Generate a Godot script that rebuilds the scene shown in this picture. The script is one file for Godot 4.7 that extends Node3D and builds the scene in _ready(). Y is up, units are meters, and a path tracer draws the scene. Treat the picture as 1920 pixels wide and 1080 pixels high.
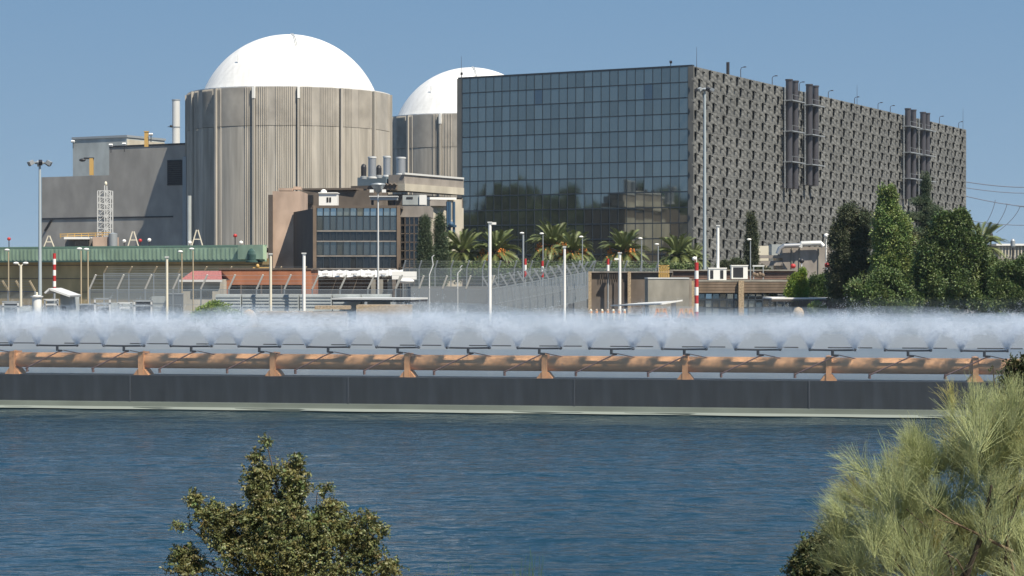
extends Node3D
# A nuclear power station seen across a reservoir: y up, metres, camera at the origin of the plan looking along -z.

const F := 3696.0        # focal length of the photograph in its own pixels
const EYE := 7.3         # eye above the water
const GROUND := 2.7      # plant level above the water
const A := Vector3(-0.879, 0, -0.477)   # the plant's grid: along the glass front, to the left
const B := Vector3(0.477, 0, -0.879)    # along the panel front, away from the eye
const NA := Vector3(-0.477, 0, 0.879)   # what the glass front faces
const NB := Vector3(0.879, 0, 0.477)    # what the panel front faces

var M := {}
var names := {}
var tex := {}
var rng := RandomNumberGenerator.new()

# ---------------------------------------------------------------- builders
class MB:
	var st := SurfaceTool.new()
	var o := Vector3.ZERO
	var col := Color(1, 1, 1)
	func _init(origin := Vector3.ZERO) -> void:
		o = origin
		st.begin(Mesh.PRIMITIVE_TRIANGLES)
	func v(p: Vector3, n: Vector3, uv := Vector2.ZERO) -> void:
		st.set_normal(n)
		st.set_uv(uv)
		st.set_color(col)
		st.add_vertex(p - o)
	func tri(a: Vector3, b: Vector3, c: Vector3) -> void:
		var n := (c - a).cross(b - a).normalized()
		v(a, n); v(b, n); v(c, n)
	func quad(a: Vector3, b: Vector3, c: Vector3, d: Vector3) -> void:
		tri(a, b, c)
		tri(a, c, d)
	func box(c: Vector3, s: Vector3, t := Basis()) -> void:
		var x := t.x * s.x * 0.5
		var y := t.y * s.y * 0.5
		var z := t.z * s.z * 0.5
		quad(c - x + y + z, c + x + y + z, c + x - y + z, c - x - y + z)
		quad(c + x + y - z, c - x + y - z, c - x - y - z, c + x - y - z)
		quad(c + x + y + z, c + x + y - z, c + x - y - z, c + x - y + z)
		quad(c - x + y - z, c - x + y + z, c - x - y + z, c - x - y - z)
		quad(c - x + y - z, c + x + y - z, c + x + y + z, c - x + y + z)
		quad(c - x - y + z, c + x - y + z, c + x - y - z, c - x - y - z)
	# a block that stands on the plant's grid: front right corner at the bottom, lengths along A and B, height
	# an upright prism on any four ground points, in order front left, front right, back right, back left
	func prism(p: Array, h: float) -> void:
		var u := Vector3(0, h, 0)
		for k in 4:
			quad(p[k] + u, p[(k + 1) % 4] + u, p[(k + 1) % 4], p[k])
		quad(p[3] + u, p[2] + u, p[1] + u, p[0] + u)
	func grid_box(c: Vector3, la: float, lb: float, h: float) -> void:
		box(c + A * la * 0.5 + B * lb * 0.5 + Vector3(0, h * 0.5, 0), Vector3(la, h, lb), Basis(-A, Vector3.UP, -B))
	# a block with its front from p to q (bottom points), depth going away, height
	func wall_box(p: Vector3, q: Vector3, depth: float, h: float) -> void:
		var along := q - p
		var x := Vector3(along.x, 0, along.z).normalized()
		var z := x.cross(Vector3.UP)
		box((p + q) * 0.5 + Vector3(0, h * 0.5, 0) - z * depth * 0.5, Vector3(Vector2(along.x, along.z).length(), h, depth), Basis(x, Vector3.UP, z))
	func beam(p: Vector3, q: Vector3, w: float, h := -1.0) -> void:
		var y := (q - p).normalized()
		var x := y.cross(Vector3.FORWARD if absf(y.z) < 0.9 else Vector3.UP).normalized()
		var z := x.cross(y)
		box((p + q) * 0.5, Vector3(w, (q - p).length(), h if h > 0 else w), Basis(x, y, z))
	func ring(c: Vector3, x: Vector3, z: Vector3, r: float, n: int, i: int) -> Vector3:
		var a := TAU * i / n
		return c + (x * cos(a) + z * sin(a)) * r
	func tube(pts: Array, r0: float, r1 := -1.0, n := 8, caps := true) -> void:
		if r1 < 0.0: r1 = r0
		var last := pts.size() - 1
		var px := Vector3.ZERO
		var frames := []
		for k in pts.size():
			var d: Vector3 = (pts[mini(k + 1, last)] - pts[maxi(k - 1, 0)]).normalized()
			var x := d.cross(Vector3.FORWARD if absf(d.z) < 0.9 else Vector3.UP).normalized() if k == 0 else (px - d * px.dot(d)).normalized()
			px = x
			frames.append([x, x.cross(d), lerpf(r0, r1, float(k) / maxf(last, 1))])
		for k in last:
			var f: Array = frames[k]
			var g: Array = frames[k + 1]
			for i in n:
				var a := ring(pts[k], f[0], f[1], f[2], n, i)
				var b := ring(pts[k], f[0], f[1], f[2], n, i + 1)
				var c := ring(pts[k + 1], g[0], g[1], g[2], n, i + 1)
				var d := ring(pts[k + 1], g[0], g[1], g[2], n, i)
				var na: Vector3 = (a - pts[k]).normalized()
				var nb: Vector3 = (b - pts[k]).normalized()
				v(a, na); v(c, nb); v(d, na)
				v(a, na); v(b, nb); v(c, nb)
		if caps and n > 4:
			for k in [0, last]:
				var f: Array = frames[k]
				for i in n:
					var a := ring(pts[k], f[0], f[1], f[2], n, i)
					var b := ring(pts[k], f[0], f[1], f[2], n, i + 1)
					if k == 0: tri(pts[k], a, b)
					else: tri(pts[k], b, a)
	# profile: [radius, height] from the bottom up, turned about the vertical through c
	func lathe(c: Vector3, profile: Array, n := 24, smooth := true) -> void:
		for k in profile.size() - 1:
			var p: Vector2 = profile[k]
			var q: Vector2 = profile[k + 1]
			var e := (q - p).normalized()
			for i in n:
				var a0 := TAU * i / n
				var a1 := TAU * (i + 1) / n
				var d0 := Vector3(sin(a0), 0, cos(a0))
				var d1 := Vector3(sin(a1), 0, cos(a1))
				var n0 := d0 * e.y + Vector3(0, -e.x, 0)
				var n1 := d1 * e.y + Vector3(0, -e.x, 0)
				if not smooth:
					n0 = (n0 + n1).normalized()
					n1 = n0
				var y0 := Vector3(0, p.y, 0)
				var y1 := Vector3(0, q.y, 0)
				v(c + d0 * p.x + y0, n0); v(c + d0 * q.x + y1, n0); v(c + d1 * q.x + y1, n1)
				v(c + d0 * p.x + y0, n0); v(c + d1 * q.x + y1, n1); v(c + d1 * p.x + y0, n1)
	func ball(c: Vector3, r: Vector3, n := 10) -> void:
		for j in n:
			for i in n * 2:
				var q := []
				for s in [[0, 0], [0, 1], [1, 1], [1, 0]]:
					var th: float = PI * (j + s[1]) / n
					var ph: float = TAU * (i + s[0]) / (n * 2)
					q.append(Vector3(sin(th) * sin(ph), -cos(th), sin(th) * cos(ph)))
				for k in [0, 1, 2, 0, 2, 3]:
					v(c + q[k] * r, (q[k] / r).normalized())
	func done() -> ArrayMesh:
		return st.commit()

func numbered(called: String) -> String:
	var n: int = names.get(called, -1) + 1
	names[called] = n
	return called if n == 0 else "%s_%03d" % [called, n]

func thing(called: String, label: String, category: String, where := Vector3.ZERO, group := "") -> Node3D:
	var t := Node3D.new()
	t.name = numbered(called)
	add_child(t)
	t.position = where
	tag(t, label, category, group)
	return t

func tag(t: Node3D, label: String, category: String, group := "") -> void:
	t.set_meta("label", label)
	t.set_meta("category", category)
	if group: t.set_meta("group", group)

func part(parent: Node3D, called: String, mesh: Mesh, mat: Material, label := "") -> MeshInstance3D:
	var p := MeshInstance3D.new()
	p.name = called
	p.mesh = mesh
	p.material_override = mat
	parent.add_child(p, true)
	if label: p.set_meta("label", label)
	return p

func single(called: String, m: MB, mat: Material, label: String, category: String, group := "") -> MeshInstance3D:
	var p := MeshInstance3D.new()
	p.name = numbered(called)
	p.mesh = m.done()
	p.material_override = mat
	p.position = m.o
	add_child(p)
	tag(p, label, category, group)
	return p

func ground(called: String, m: MB, mat: Material) -> MeshInstance3D:
	var p := MeshInstance3D.new()
	p.name = called
	p.mesh = m.done()
	p.material_override = mat
	p.position = m.o
	add_child(p)
	p.set_meta("kind", "structure")
	return p

func copy(t: Node3D, where: Vector3, turn: float, label: String, size := 1.0) -> Node3D:
	var c: Node3D = t.duplicate()
	var base := RegEx.create_from_string("_\\d{3}$").sub(t.name, "")
	c.name = numbered(base)
	add_child(c)
	c.position = where
	c.rotation.y = turn
	c.scale = Vector3.ONE * size
	c.set_meta("label", label)
	return c

# a point of the place from where it stands in the photograph and how far away it is
func at(px: float, py: float, z: float) -> Vector3:
	return Vector3((px - 960.0) * z / F, EYE - (py - 512.0) * z / F, -z)
func foot(px: float, z: float, y := GROUND) -> Vector3:
	return Vector3((px - 960.0) * z / F, y, -z)
func high(py: float, z: float) -> float:
	return EYE - (py - 512.0) * z / F
func wide(px: float, z: float) -> float:
	return px * z / F
# how far along A or B from c the grid line reaches a column of the photograph
func along_a(c: Vector3, px: float) -> float:
	var q := (px - 960.0) / F
	return (c.x + q * c.z) / (0.879 + 0.477 * q)
func along_b(c: Vector3, px: float) -> float:
	var q := (px - 960.0) / F
	return (-q * c.z - c.x) / (0.477 - 0.879 * q)

func lin(r: float, g: float, b: float, a := 1.0) -> Color:
	return Color(r, g, b, a).linear_to_srgb()

func mat(called: String, c: Color, rough := 0.8, metal := 0.0) -> StandardMaterial3D:
	var m := StandardMaterial3D.new()
	m.resource_name = called
	m.albedo_color = c
	m.roughness = rough
	m.metallic = metal
	M[called] = m
	return m

func worn(called: String, c: Color, rough: float, t: String, scale: Vector3, bump := 0.0, metal := 0.0) -> StandardMaterial3D:
	var m := mat(called, c, rough, metal)
	m.albedo_texture = tex[t]
	m.uv1_triplanar = true
	m.uv1_world_triplanar = true
	m.uv1_scale = scale
	if bump > 0.0:
		m.heightmap_enabled = true
		m.heightmap_texture = tex[t]
		m.heightmap_scale = bump
	return m

func noise_tex(called: String, freq: float, lo: float, octaves := 5, sd := 1, kind := FastNoiseLite.TYPE_SIMPLEX_SMOOTH, size := 512, mid := 0.5) -> void:
	var n := FastNoiseLite.new()
	n.seed = sd
	n.noise_type = kind
	n.frequency = freq
	n.fractal_octaves = octaves
	var im := n.get_seamless_image(size, size)
	im.convert(Image.FORMAT_RGB8)
	for y in size:
		for x in size:
			var k := clampf(0.5 + (im.get_pixel(x, y).r - mid) * 1.3, 0.0, 1.0)
			var c := lerpf(lo, 1.0, k)
			im.set_pixel(x, y, Color(c, c, c))
	tex[called] = ImageTexture.create_from_image(im)

func fog(called: String, where: Vector3, size: Vector3, shape: int, m: FogMaterial, parent: Node3D = self) -> FogVolume:
	var f := FogVolume.new()
	f.name = numbered(called) if parent == self else called
	f.shape = shape
	f.size = size
	f.material = m
	parent.add_child(f, true)
	f.position = where
	return f

func fog_mat(called: String, density: float, c := Color(0.97, 0.98, 1.0)) -> FogMaterial:
	var m := FogMaterial.new()
	m.resource_name = called
	m.density = density
	m.albedo = c
	return m

const TINT := Color(0.84, 0.92, 1.0)
const ORD := ["first", "second", "third", "fourth", "fifth", "sixth", "seventh", "eighth", "ninth", "tenth", "eleventh", "twelfth", "thirteenth", "fourteenth", "fifteenth", "sixteenth", "seventeenth", "eighteenth", "nineteenth", "twentieth"]

# ---------------------------------------------------------------- the scene
func _ready() -> void:
	rng.seed = 7
	# camera
	var cam := Camera3D.new()
	cam.name = "camera"
	cam.fov = rad_to_deg(2.0 * atan(540.0 / F))
	cam.near = 0.5
	cam.far = 6000.0
	cam.position = Vector3(0, EYE, 0)
	cam.rotation.x = -atan(28.0 / F)
	add_child(cam)
	cam.current = true
	# sky
	var sky := ProceduralSkyMaterial.new()
	sky.sky_top_color = lin(0.045, 0.145, 0.305)
	sky.sky_horizon_color = lin(0.203, 0.296, 0.392)
	sky.sky_curve = 0.15
	sky.ground_horizon_color = lin(0.16, 0.17, 0.15)
	sky.ground_bottom_color = lin(0.06, 0.06, 0.05)
	sky.sun_angle_max = 6.0
	var env := Environment.new()
	env.background_mode = Environment.BG_SKY
	env.sky = Sky.new()
	env.sky.sky_material = sky
	env.tonemap_mode = Environment.TONE_MAPPER_LINEAR
	env.tonemap_exposure = 1.5
	env.fog_enabled = true
	env.fog_density = 0.00007
	env.fog_light_color = Color(0.86, 0.93, 1.0)
	env.sdfgi_enabled = true
	env.ssao_enabled = true
	env.ssil_enabled = true
	env.volumetric_fog_enabled = true
	env.volumetric_fog_density = 0.0
	var we := WorldEnvironment.new()
	we.name = "world"
	we.environment = env
	add_child(we)
	# sun: behind the eye on the right, high
	var sun := DirectionalLight3D.new()
	sun.name = "sun"
	sun.light_energy = 1.6
	sun.light_color = Color(1.0, 0.955, 0.88)
	sun.light_angular_distance = 0.5
	sun.shadow_enabled = true
	add_child(sun)
	var az := deg_to_rad(43.0)
	var el := deg_to_rad(55.0)
	sun.look_at_from_position(Vector3.ZERO, -Vector3(sin(az) * cos(el), sin(el), cos(az) * cos(el)))

	make_materials()
	land_and_water()
	main_block()
	reactors()
	west_buildings()
	annex()
	roof_plant()
	low_buildings()
	yard_left()
	fences()
	masts()
	plants()
	pylons()
	spray_pond()
	bank_plants()

func make_materials() -> void:
	noise_tex("blotch", 0.010, 0.80, 5, 3)
	noise_tex("streaks", 0.012, 0.45, 5, 8)
	noise_tex("faint", 0.012, 0.88, 5, 15)
	noise_tex("fine", 0.05, 0.7, 4, 5)
	noise_tex("ripple", 0.018, 0.0, 4, 9, FastNoiseLite.TYPE_SIMPLEX_SMOOTH, 1024)
	var streak := Vector3(0.16, 0.010, 0.16)
	worn("drum_concrete", lin(0.485, 0.455, 0.40), 0.9, "blotch", streak)
	worn("drum_band", lin(0.455, 0.425, 0.375), 0.9, "blotch", Vector3(0.05, 0.03, 0.05))
	worn("wall_concrete", lin(0.36, 0.35, 0.33), 0.9, "blotch", Vector3(0.04, 0.02, 0.04))
	worn("dome_white", lin(0.82, 0.82, 0.80), 0.55, "blotch", Vector3(0.02, 0.02, 0.02))
	M.dome_white.albedo_texture = tex.faint
	M.dome_white.uv1_scale = Vector3(0.1, 0.015, 0.1)
	worn("panel_a", lin(0.168, 0.173, 0.168), 0.85, "blotch", Vector3(0.07, 0.03, 0.07))
	worn("panel_b", lin(0.152, 0.157, 0.153), 0.85, "blotch", Vector3(0.06, 0.03, 0.06))
	worn("panel_c", lin(0.182, 0.187, 0.181), 0.85, "blotch", Vector3(0.05, 0.03, 0.05))
	mat("dark_core", lin(0.02, 0.022, 0.026), 0.7)
	for k in 5:
		var g: float = [1.0, 0.92, 1.08, 0.86, 0.97][k]
		var m := mat("pane_%d" % k, lin(0.265 * g, 0.285 * g, 0.275 * g), 0.04, 0.9)
		if k == 4: m.albedo_color = lin(0.17, 0.2, 0.225)
	mat("mullion", lin(0.04, 0.052, 0.065), 0.5, 0.3)
	mat("annex_pane", lin(0.225, 0.235, 0.225), 0.06, 0.85)
	mat("annex_pane_light", lin(0.5, 0.56, 0.56), 0.08, 0.85)
	mat("annex_pane_dark", lin(0.085, 0.09, 0.095), 0.06, 0.8)
	mat("brown_metal", lin(0.12, 0.095, 0.075), 0.6)
	mat("dark_metal", lin(0.035, 0.036, 0.042), 0.5, 0.3)
	mat("duct_metal", lin(0.085, 0.082, 0.092), 0.45, 0.4)
	mat("steel", lin(0.42, 0.43, 0.44), 0.4, 0.6)
	mat("pale_steel", lin(0.6, 0.61, 0.6), 0.5, 0.1)
	mat("galvanised", lin(0.33, 0.36, 0.38), 0.5, 0.3)
	mat("mast_paint", lin(0.36, 0.42, 0.45), 0.5)
	mat("white_paint", lin(0.78, 0.78, 0.75), 0.55)
	mat("cream_paint", lin(0.66, 0.62, 0.5), 0.6)
	mat("red_paint", lin(0.42, 0.03, 0.03), 0.5)
	mat("yellow_paint", lin(0.5, 0.32, 0.10), 0.6)
	mat("orange_paint", lin(0.75, 0.3, 0.04), 0.6)
	mat("blue_paint", lin(0.035, 0.085, 0.15), 0.5)
	worn("pale_cladding", lin(0.46, 0.5, 0.5), 0.6, "blotch", Vector3(0.05, 0.02, 0.05))
	worn("cream_cladding", lin(0.55, 0.51, 0.42), 0.7, "blotch", Vector3(0.06, 0.02, 0.06))
	worn("green_metal", lin(0.43, 0.60, 0.44), 0.55, "blotch", Vector3(0.1, 0.03, 0.1))
	mat("gutter_green", lin(0.2, 0.33, 0.25), 0.6)
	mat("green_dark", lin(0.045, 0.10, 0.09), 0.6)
	worn("ochre_wall", lin(0.62, 0.48, 0.25), 0.85, "blotch", Vector3(0.06, 0.03, 0.06))
	worn("tan_wall", lin(0.56, 0.42, 0.33), 0.9, "blotch", Vector3(0.05, 0.03, 0.05))
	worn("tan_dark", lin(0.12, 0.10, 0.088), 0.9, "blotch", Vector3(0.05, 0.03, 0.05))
	worn("brown_concrete", lin(0.17, 0.14, 0.115), 0.9, "blotch", Vector3(0.08, 0.04, 0.08))
	worn("brown_fascia", lin(0.22, 0.165, 0.12), 0.85, "blotch", Vector3(0.1, 0.04, 0.1))
	worn("red_fascia", lin(0.27, 0.165, 0.125), 0.85, "blotch", Vector3(0.1, 0.04, 0.1))
	worn("beige_render", lin(0.33, 0.315, 0.27), 0.9, "blotch", Vector3(0.08, 0.04, 0.08))
	worn("beige_stone", lin(0.5, 0.39, 0.26), 0.95, "fine", Vector3(0.2, 0.2, 0.2))
	worn("grey_render", lin(0.33, 0.30, 0.27), 0.9, "blotch", Vector3(0.09, 0.04, 0.09))
	worn("red_roof", lin(0.42, 0.16, 0.15), 0.8, "fine", Vector3(0.2, 0.2, 0.2))
	worn("orange_wall", lin(0.42, 0.17, 0.09), 0.85, "blotch", Vector3(0.08, 0.04, 0.08))
	worn("tarmac", lin(0.16, 0.15, 0.135), 0.95, "blotch", Vector3(0.03, 0.03, 0.03))
	worn("earth", lin(0.2, 0.16, 0.1), 0.98, "fine", Vector3(0.3, 0.3, 0.3), 3.0)
	worn("liner", lin(0.024, 0.029, 0.038), 0.55, "streaks", Vector3(0.22, 0.03, 0.22))
	mat("liner_seam", lin(0.03, 0.035, 0.045), 0.6)
	worn("ledge", lin(0.105, 0.13, 0.115), 0.75, "blotch", Vector3(0.03, 0.5, 0.03))
	mat("foam", lin(0.2, 0.23, 0.21), 0.8)
	mat("droplet", lin(0.72, 0.81, 0.93), 0.6)
	M.droplet.backlight_enabled = true
	M.droplet.backlight = Color(0.6, 0.6, 0.6)
	worn("rust_pipe", lin(0.68, 0.37, 0.18), 0.6, "blotch", Vector3(0.12, 0.4, 0.12))
	mat("rust_support", lin(0.58, 0.30, 0.14), 0.7)
	mat("feed_pipe", lin(0.17, 0.10, 0.09), 0.6)
	mat("sprayer_steel", lin(0.03, 0.032, 0.04), 0.5, 0.3)
	var mesh := mat("wire_mesh", lin(0.2, 0.24, 0.28, 0.34), 0.6)
	mesh.transparency = BaseMaterial3D.TRANSPARENCY_ALPHA
	mat("fence_steel", lin(0.48, 0.47, 0.43), 0.6)
	mat("fence_tan", lin(0.4, 0.33, 0.22), 0.7)
	mat("cable", lin(0.12, 0.14, 0.18), 0.6)
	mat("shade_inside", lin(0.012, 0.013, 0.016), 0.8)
	# water
	for k in 2:
		var w := mat(["water", "pond_water"][k], lin(0.007, 0.028, 0.044), 0.13)
		w.metallic_specular = 0.5
		w.uv1_triplanar = true
		w.uv1_world_triplanar = true
		w.uv1_scale = Vector3(0.036, 0.1, 0.085)
		w.heightmap_enabled = true
		w.heightmap_texture = tex.ripple
		w.heightmap_scale = 9.0
	# leaves
	leaf_mat("oak_leaf", lin(0.125, 0.135, 0.046), 0.5)
	leaf_mat("dark_leaf", lin(0.075, 0.085, 0.03), 0.55)
	leaf_mat("broom_stem", lin(0.36, 0.405, 0.185), 0.6)
	leaf_mat("palm_leaf", lin(0.145, 0.18, 0.065), 0.45)
	leaf_mat("tree_leaf", lin(0.082, 0.128, 0.035), 0.55)
	leaf_mat("poplar_leaf", lin(0.15, 0.215, 0.06), 0.5)
	leaf_mat("conifer_leaf", lin(0.058, 0.075, 0.034), 0.6)
	leaf_mat("cedar_leaf", lin(0.07, 0.105, 0.055), 0.6)
	leaf_mat("lime_leaf", lin(0.17, 0.25, 0.03), 0.5)
	leaf_mat("hedge_leaf", lin(0.05, 0.10, 0.02), 0.55)
	worn("bark", lin(0.13, 0.10, 0.07), 0.95, "fine", Vector3(0.8, 0.2, 0.8))
	worn("twig", lin(0.21, 0.15, 0.095), 0.9, "fine", Vector3(3, 3, 3))
	mat("dark_twig", lin(0.06, 0.045, 0.032), 0.9)
	mat("dates", lin(0.55, 0.19, 0.03), 0.6)

func leaf_mat(called: String, c: Color, rough: float) -> void:
	var m := mat(called, c, rough)
	m.vertex_color_use_as_albedo = true
	m.backlight_enabled = true
	m.backlight = Color(0.35, 0.35, 0.35)
	m.cull_mode = BaseMaterial3D.CULL_DISABLED

func land_and_water() -> void:
	# plant level, one sheet out to the horizon
	var m := MB.new()
	m.quad(Vector3(-3000, GROUND, -5000), Vector3(3000, GROUND, -5000), Vector3(3000, GROUND, -158), Vector3(-3000, GROUND, -158))
	m.quad(Vector3(-3000, GROUND, -158), Vector3(3000, GROUND, -158), Vector3(3000, 0.6, -152), Vector3(-3000, 0.6, -152))
	ground("ground", m, M.tarmac)
	# the spray pond behind the dam
	m = MB.new()
	m.quad(Vector3(-96, 1.35, -154), Vector3(96, 1.35, -154), Vector3(96, 1.35, -89.1), Vector3(-96, 1.35, -119.4))
	ground("pond_water", m, M.pond_water)
	# the reservoir: real waves on a grid, fine where the eye sees them
	var n1 := FastNoiseLite.new()
	n1.seed = 21
	n1.frequency = 0.25
	n1.fractal_octaves = 4
	n1.fractal_gain = 0.55
	var n2 := FastNoiseLite.new()
	n2.seed = 5
	n2.frequency = 0.045
	n2.fractal_octaves = 2
	var cols := 420
	var rows := 560
	var vs := PackedVector3Array()
	var ns := PackedVector3Array()
	var ix := PackedInt32Array()
	var hs := PackedFloat32Array()
	for j in rows + 1:
		var z := -26.0 - 84.0 * j / rows
		for i in cols + 1:
			var x := -42.0 + 84.0 * i / cols
			var gust := 0.55 + 0.55 * n2.get_noise_2d(x * 0.6, z * 1.6)
			var edge := clampf((z + 106.0) / 10.0, 0.15, 1.0)
			var h := n1.get_noise_2d(x * 0.55, z * 1.25) * 0.15 * gust * edge
			hs.append(h)
			vs.append(Vector3(x, h, z))
	var dx := 84.0 / cols
	var dz := 84.0 / rows
	for j in rows + 1:
		for i in cols + 1:
			var k := j * (cols + 1) + i
			var hx := hs[k + (1 if i < cols else 0)] - hs[k - (1 if i > 0 else 0)]
			var hz := hs[k + (cols + 1 if j < rows else 0)] - hs[k - (cols + 1 if j > 0 else 0)]
			ns.append(Vector3(-hx / (2 * dx), 1.0, hz / (2 * dz)).normalized())
			if i < cols and j < rows:
				var d := k + cols + 1
				ix.append_array([d, d + 1, k + 1, d, k + 1, k])
	var arrays := []
	arrays.resize(Mesh.ARRAY_MAX)
	arrays[Mesh.ARRAY_VERTEX] = vs
	arrays[Mesh.ARRAY_NORMAL] = ns
	arrays[Mesh.ARRAY_INDEX] = ix
	var am := ArrayMesh.new()
	am.add_surface_from_arrays(Mesh.PRIMITIVE_TRIANGLES, arrays)
	var w := MeshInstance3D.new()
	w.name = "water"
	w.mesh = am
	w.material_override = M.water
	add_child(w)
	w.set_meta("kind", "structure")
	# the same water beyond what the photograph shows
	m = MB.new()
	for q in [[-900.0, -42.0, -26.0, -108.0], [42.0, 900.0, -26.0, -108.0]]:
		m.quad(Vector3(q[0], 0, q[3]), Vector3(q[1], 0, q[3]), Vector3(q[1], 0, q[2]), Vector3(q[0], 0, q[2]))
	var side := ground("water_beyond", m, M.water)
	side.name = "water_001"
	# the near bank
	m = MB.new()
	var prof := [Vector2(40, 5.9), Vector2(0, 5.65), Vector2(-8, 5.3), Vector2(-12, 4.75), Vector2(-17, 3.7), Vector2(-24, 1.2), Vector2(-30, -1.5)]
	for k in prof.size() - 1:
		for i in 60:
			var x0 := -90.0 + 3.0 * i
			var p := func(x: float, q: Vector2): return Vector3(x, q.y + 0.15 * sin(x * 1.3 + q.x) + 0.1 * sin(x * 0.47), q.x)
			m.quad(p.call(x0, prof[k + 1]), p.call(x0 + 3, prof[k + 1]), p.call(x0 + 3, prof[k]), p.call(x0, prof[k]))
	ground("bank", m, M.earth)

# ---------------------------------------------------------------- the big block
func main_block() -> void:
	var c := Vector3(29.9, GROUND, -325.0)
	var h := 38.7
	var la := 45.0
	var lb := 163.8
	var t := thing("office_block", "huge block with dark mirror glass front and grey sculpted panels on its long side", "building", c)
	var b := MB.new(c)
	var ci := c - NA * 0.6 - NB * 0.6
	b.grid_box(ci, la - 1.2, lb - 0.6, h - 0.4)
	part(t, "core", b.done(), M.dark_core)
	b = MB.new(c)
	b.grid_box(ci + Vector3(0, h - 0.38, 0), la - 1.2, lb - 0.6, 0.3)
	part(t, "roof", b.done(), M.grey_render)
	# concrete edges of the glass front
	for s in [0.0, la - 1.0]:
		b = MB.new(c)
		b.grid_box(c + A * s, 1.0, 1.2, h)
		part(t, "edge_column", b.done(), M.panel_b)
	# glass front: 27 bays by 15 storeys
	var bays := 27
	var storeys := 15
	var bw := (la - 2.0) / bays
	var sh := h / storeys
	var pane := MB.new()
	pane.box(Vector3.ZERO, Vector3(bw - 0.10, sh - 0.14, 0.04))
	var pm := pane.done()
	var face := Basis(-A, Vector3.UP, NA)
	var rest := MB.new(c)
	for j in storeys:
		for i in bays:
			var p := c + A * (1.0 + bw * (i + 0.5)) + Vector3(0, h - sh * (j + 0.5), 0) - NA * 0.08
			if j < 11:
				var g := part(t, "pane", pm, M["pane_%d" % [0, 0, 1, 2, 3, 0, 1, 2][rng.randi() % 8]])
				if (i == 17 and j == 1) or rng.randf() < 0.006: g.material_override = M.pane_4
				g.position = p - c
				g.basis = face * Basis.from_euler(Vector3(rng.randfn(0, 0.0035), rng.randfn(0, 0.005), 0))
			else:
				rest.box(p, Vector3(bw - 0.10, sh - 0.14, 0.04), face * Basis.from_euler(Vector3(rng.randfn(0, 0.003), rng.randfn(0, 0.004), 0)))
	part(t, "lower_panes", rest.done(), M.pane_1).set_meta("kind", "stuff")
	for i in bays + 1:
		b = MB.new(c)
		b.box(c + A * (1.0 + bw * i) + Vector3(0, h * 0.5, 0) - NA * 0.05, Vector3(0.085, h - 0.05, 0.12), face)
		part(t, "mullion", b.done(), M.mullion)
	for j in storeys + 1:
		b = MB.new(c)
		b.box(c + A * la * 0.5 + Vector3(0, h - sh * j, 0) - NA * 0.06, Vector3(la - 2.02, 0.19, 0.1), face)
		part(t, "transom", b.done(), M.mullion)
	b = MB.new(c)
	b.grid_box(c + Vector3(0, h, 0) + A * 0.2, la - 0.4, 0.8, 0.25)
	part(t, "parapet", b.done(), M.mullion)
	# sculpted panels of the long side: 27 by 11
	var pl := lb / 27.0
	var ph := h / 11.0
	var pmesh := sculpted_panel(pl, ph)
	var pface := Basis(B, Vector3.UP, NB)
	var n := 0
	for i in 27:
		for j in 11:
			var g := part(t, "panel", pmesh, M[["panel_a", "panel_b", "panel_c"][rng.randi() % 3]])
			g.position = B * (pl * (i + 0.5)) + Vector3(0, h - ph * (j + 0.5), 0) + NB * (0.0 + rng.randf() * 0.02)
			g.basis = pface
	# the far side carries the same panels: their first row shows in profile
	for j in 11:
		var g := part(t, "panel", pmesh, M.panel_b)
		g.position = A * la + B * (pl * 0.5) + Vector3(0, h - ph * (j + 0.5), 0)
		g.basis = Basis(-B, Vector3.UP, -NB)
	# exhaust ducts up the long side
	for grp in [[1468.0, 1479.5, 18.6], [1506.0, 1517.5, 17.6], [1692.0, 1702.5, 18.2], [1720.5, 1728.5, 17.0]]:
		for px in [grp[0], grp[1]]:
			var d := along_b(c, px)
			var top := h + 1.1
			b = MB.new(c)
			var foot_ := c + B * d + NB * 1.15
			b.tube([foot_ + Vector3(0, h - grp[2], 0), foot_ + Vector3(0, top, 0)], 0.62, 0.62, 12)
			b.tube([foot_ + Vector3(0, top, 0), foot_ + Vector3(0, top + 0.25, 0)], 0.72, 0.72, 12)
			b.beam(foot_ + Vector3(0, h - grp[2] + 0.5, 0), foot_ + Vector3(0, h - grp[2] + 0.5, 0) - NB * 1.1, 0.9)
			part(t, "exhaust_duct", b.done(), M.duct_metal)
		var d0 := along_b(c, grp[0] - 5.0)
		var d1 := along_b(c, grp[1] + 7.0)
		for k in 3:
			b = MB.new(c)
			var y: float = h - 2.6 - k * 5.6
			var mid := c + B * (d0 + d1) * 0.5 + NB * 1.4 + Vector3(0, y, 0)
			b.box(mid, Vector3(d1 - d0, 0.16, 1.9), pface)
			for e in [-0.5, 0.5]:
				b.beam(mid + B * (d1 - d0) * e + NB * 0.9, mid + B * (d1 - d0) * e + NB * 0.9 + Vector3(0, 1.0, 0), 0.04)
			b.beam(mid - B * (d1 - d0) * 0.5 + NB * 0.9 + Vector3(0, 1, 0), mid + B * (d1 - d0) * 0.5 + NB * 0.9 + Vector3(0, 1, 0), 0.04)
			part(t, "duct_platform", b.done(), M.galvanised)
		b = MB.new(c)
		for s in [-0.25, 0.25]:
			b.beam(c + B * (d0 + s) + NB * 0.9 + Vector3(0, h - grp[2], 0), c + B * (d0 + s) + NB * 0.9 + Vector3(0, h, 0), 0.07)
		for k in 30:
			var y: float = h - 0.4 - k * 0.55
			b.beam(c + B * (d0 - 0.25) + NB * 0.9 + Vector3(0, y, 0), c + B * (d0 + 0.25) + NB * 0.9 + Vector3(0, y, 0), 0.05)
		part(t, "ladder", b.done(), M.galvanised)
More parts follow.
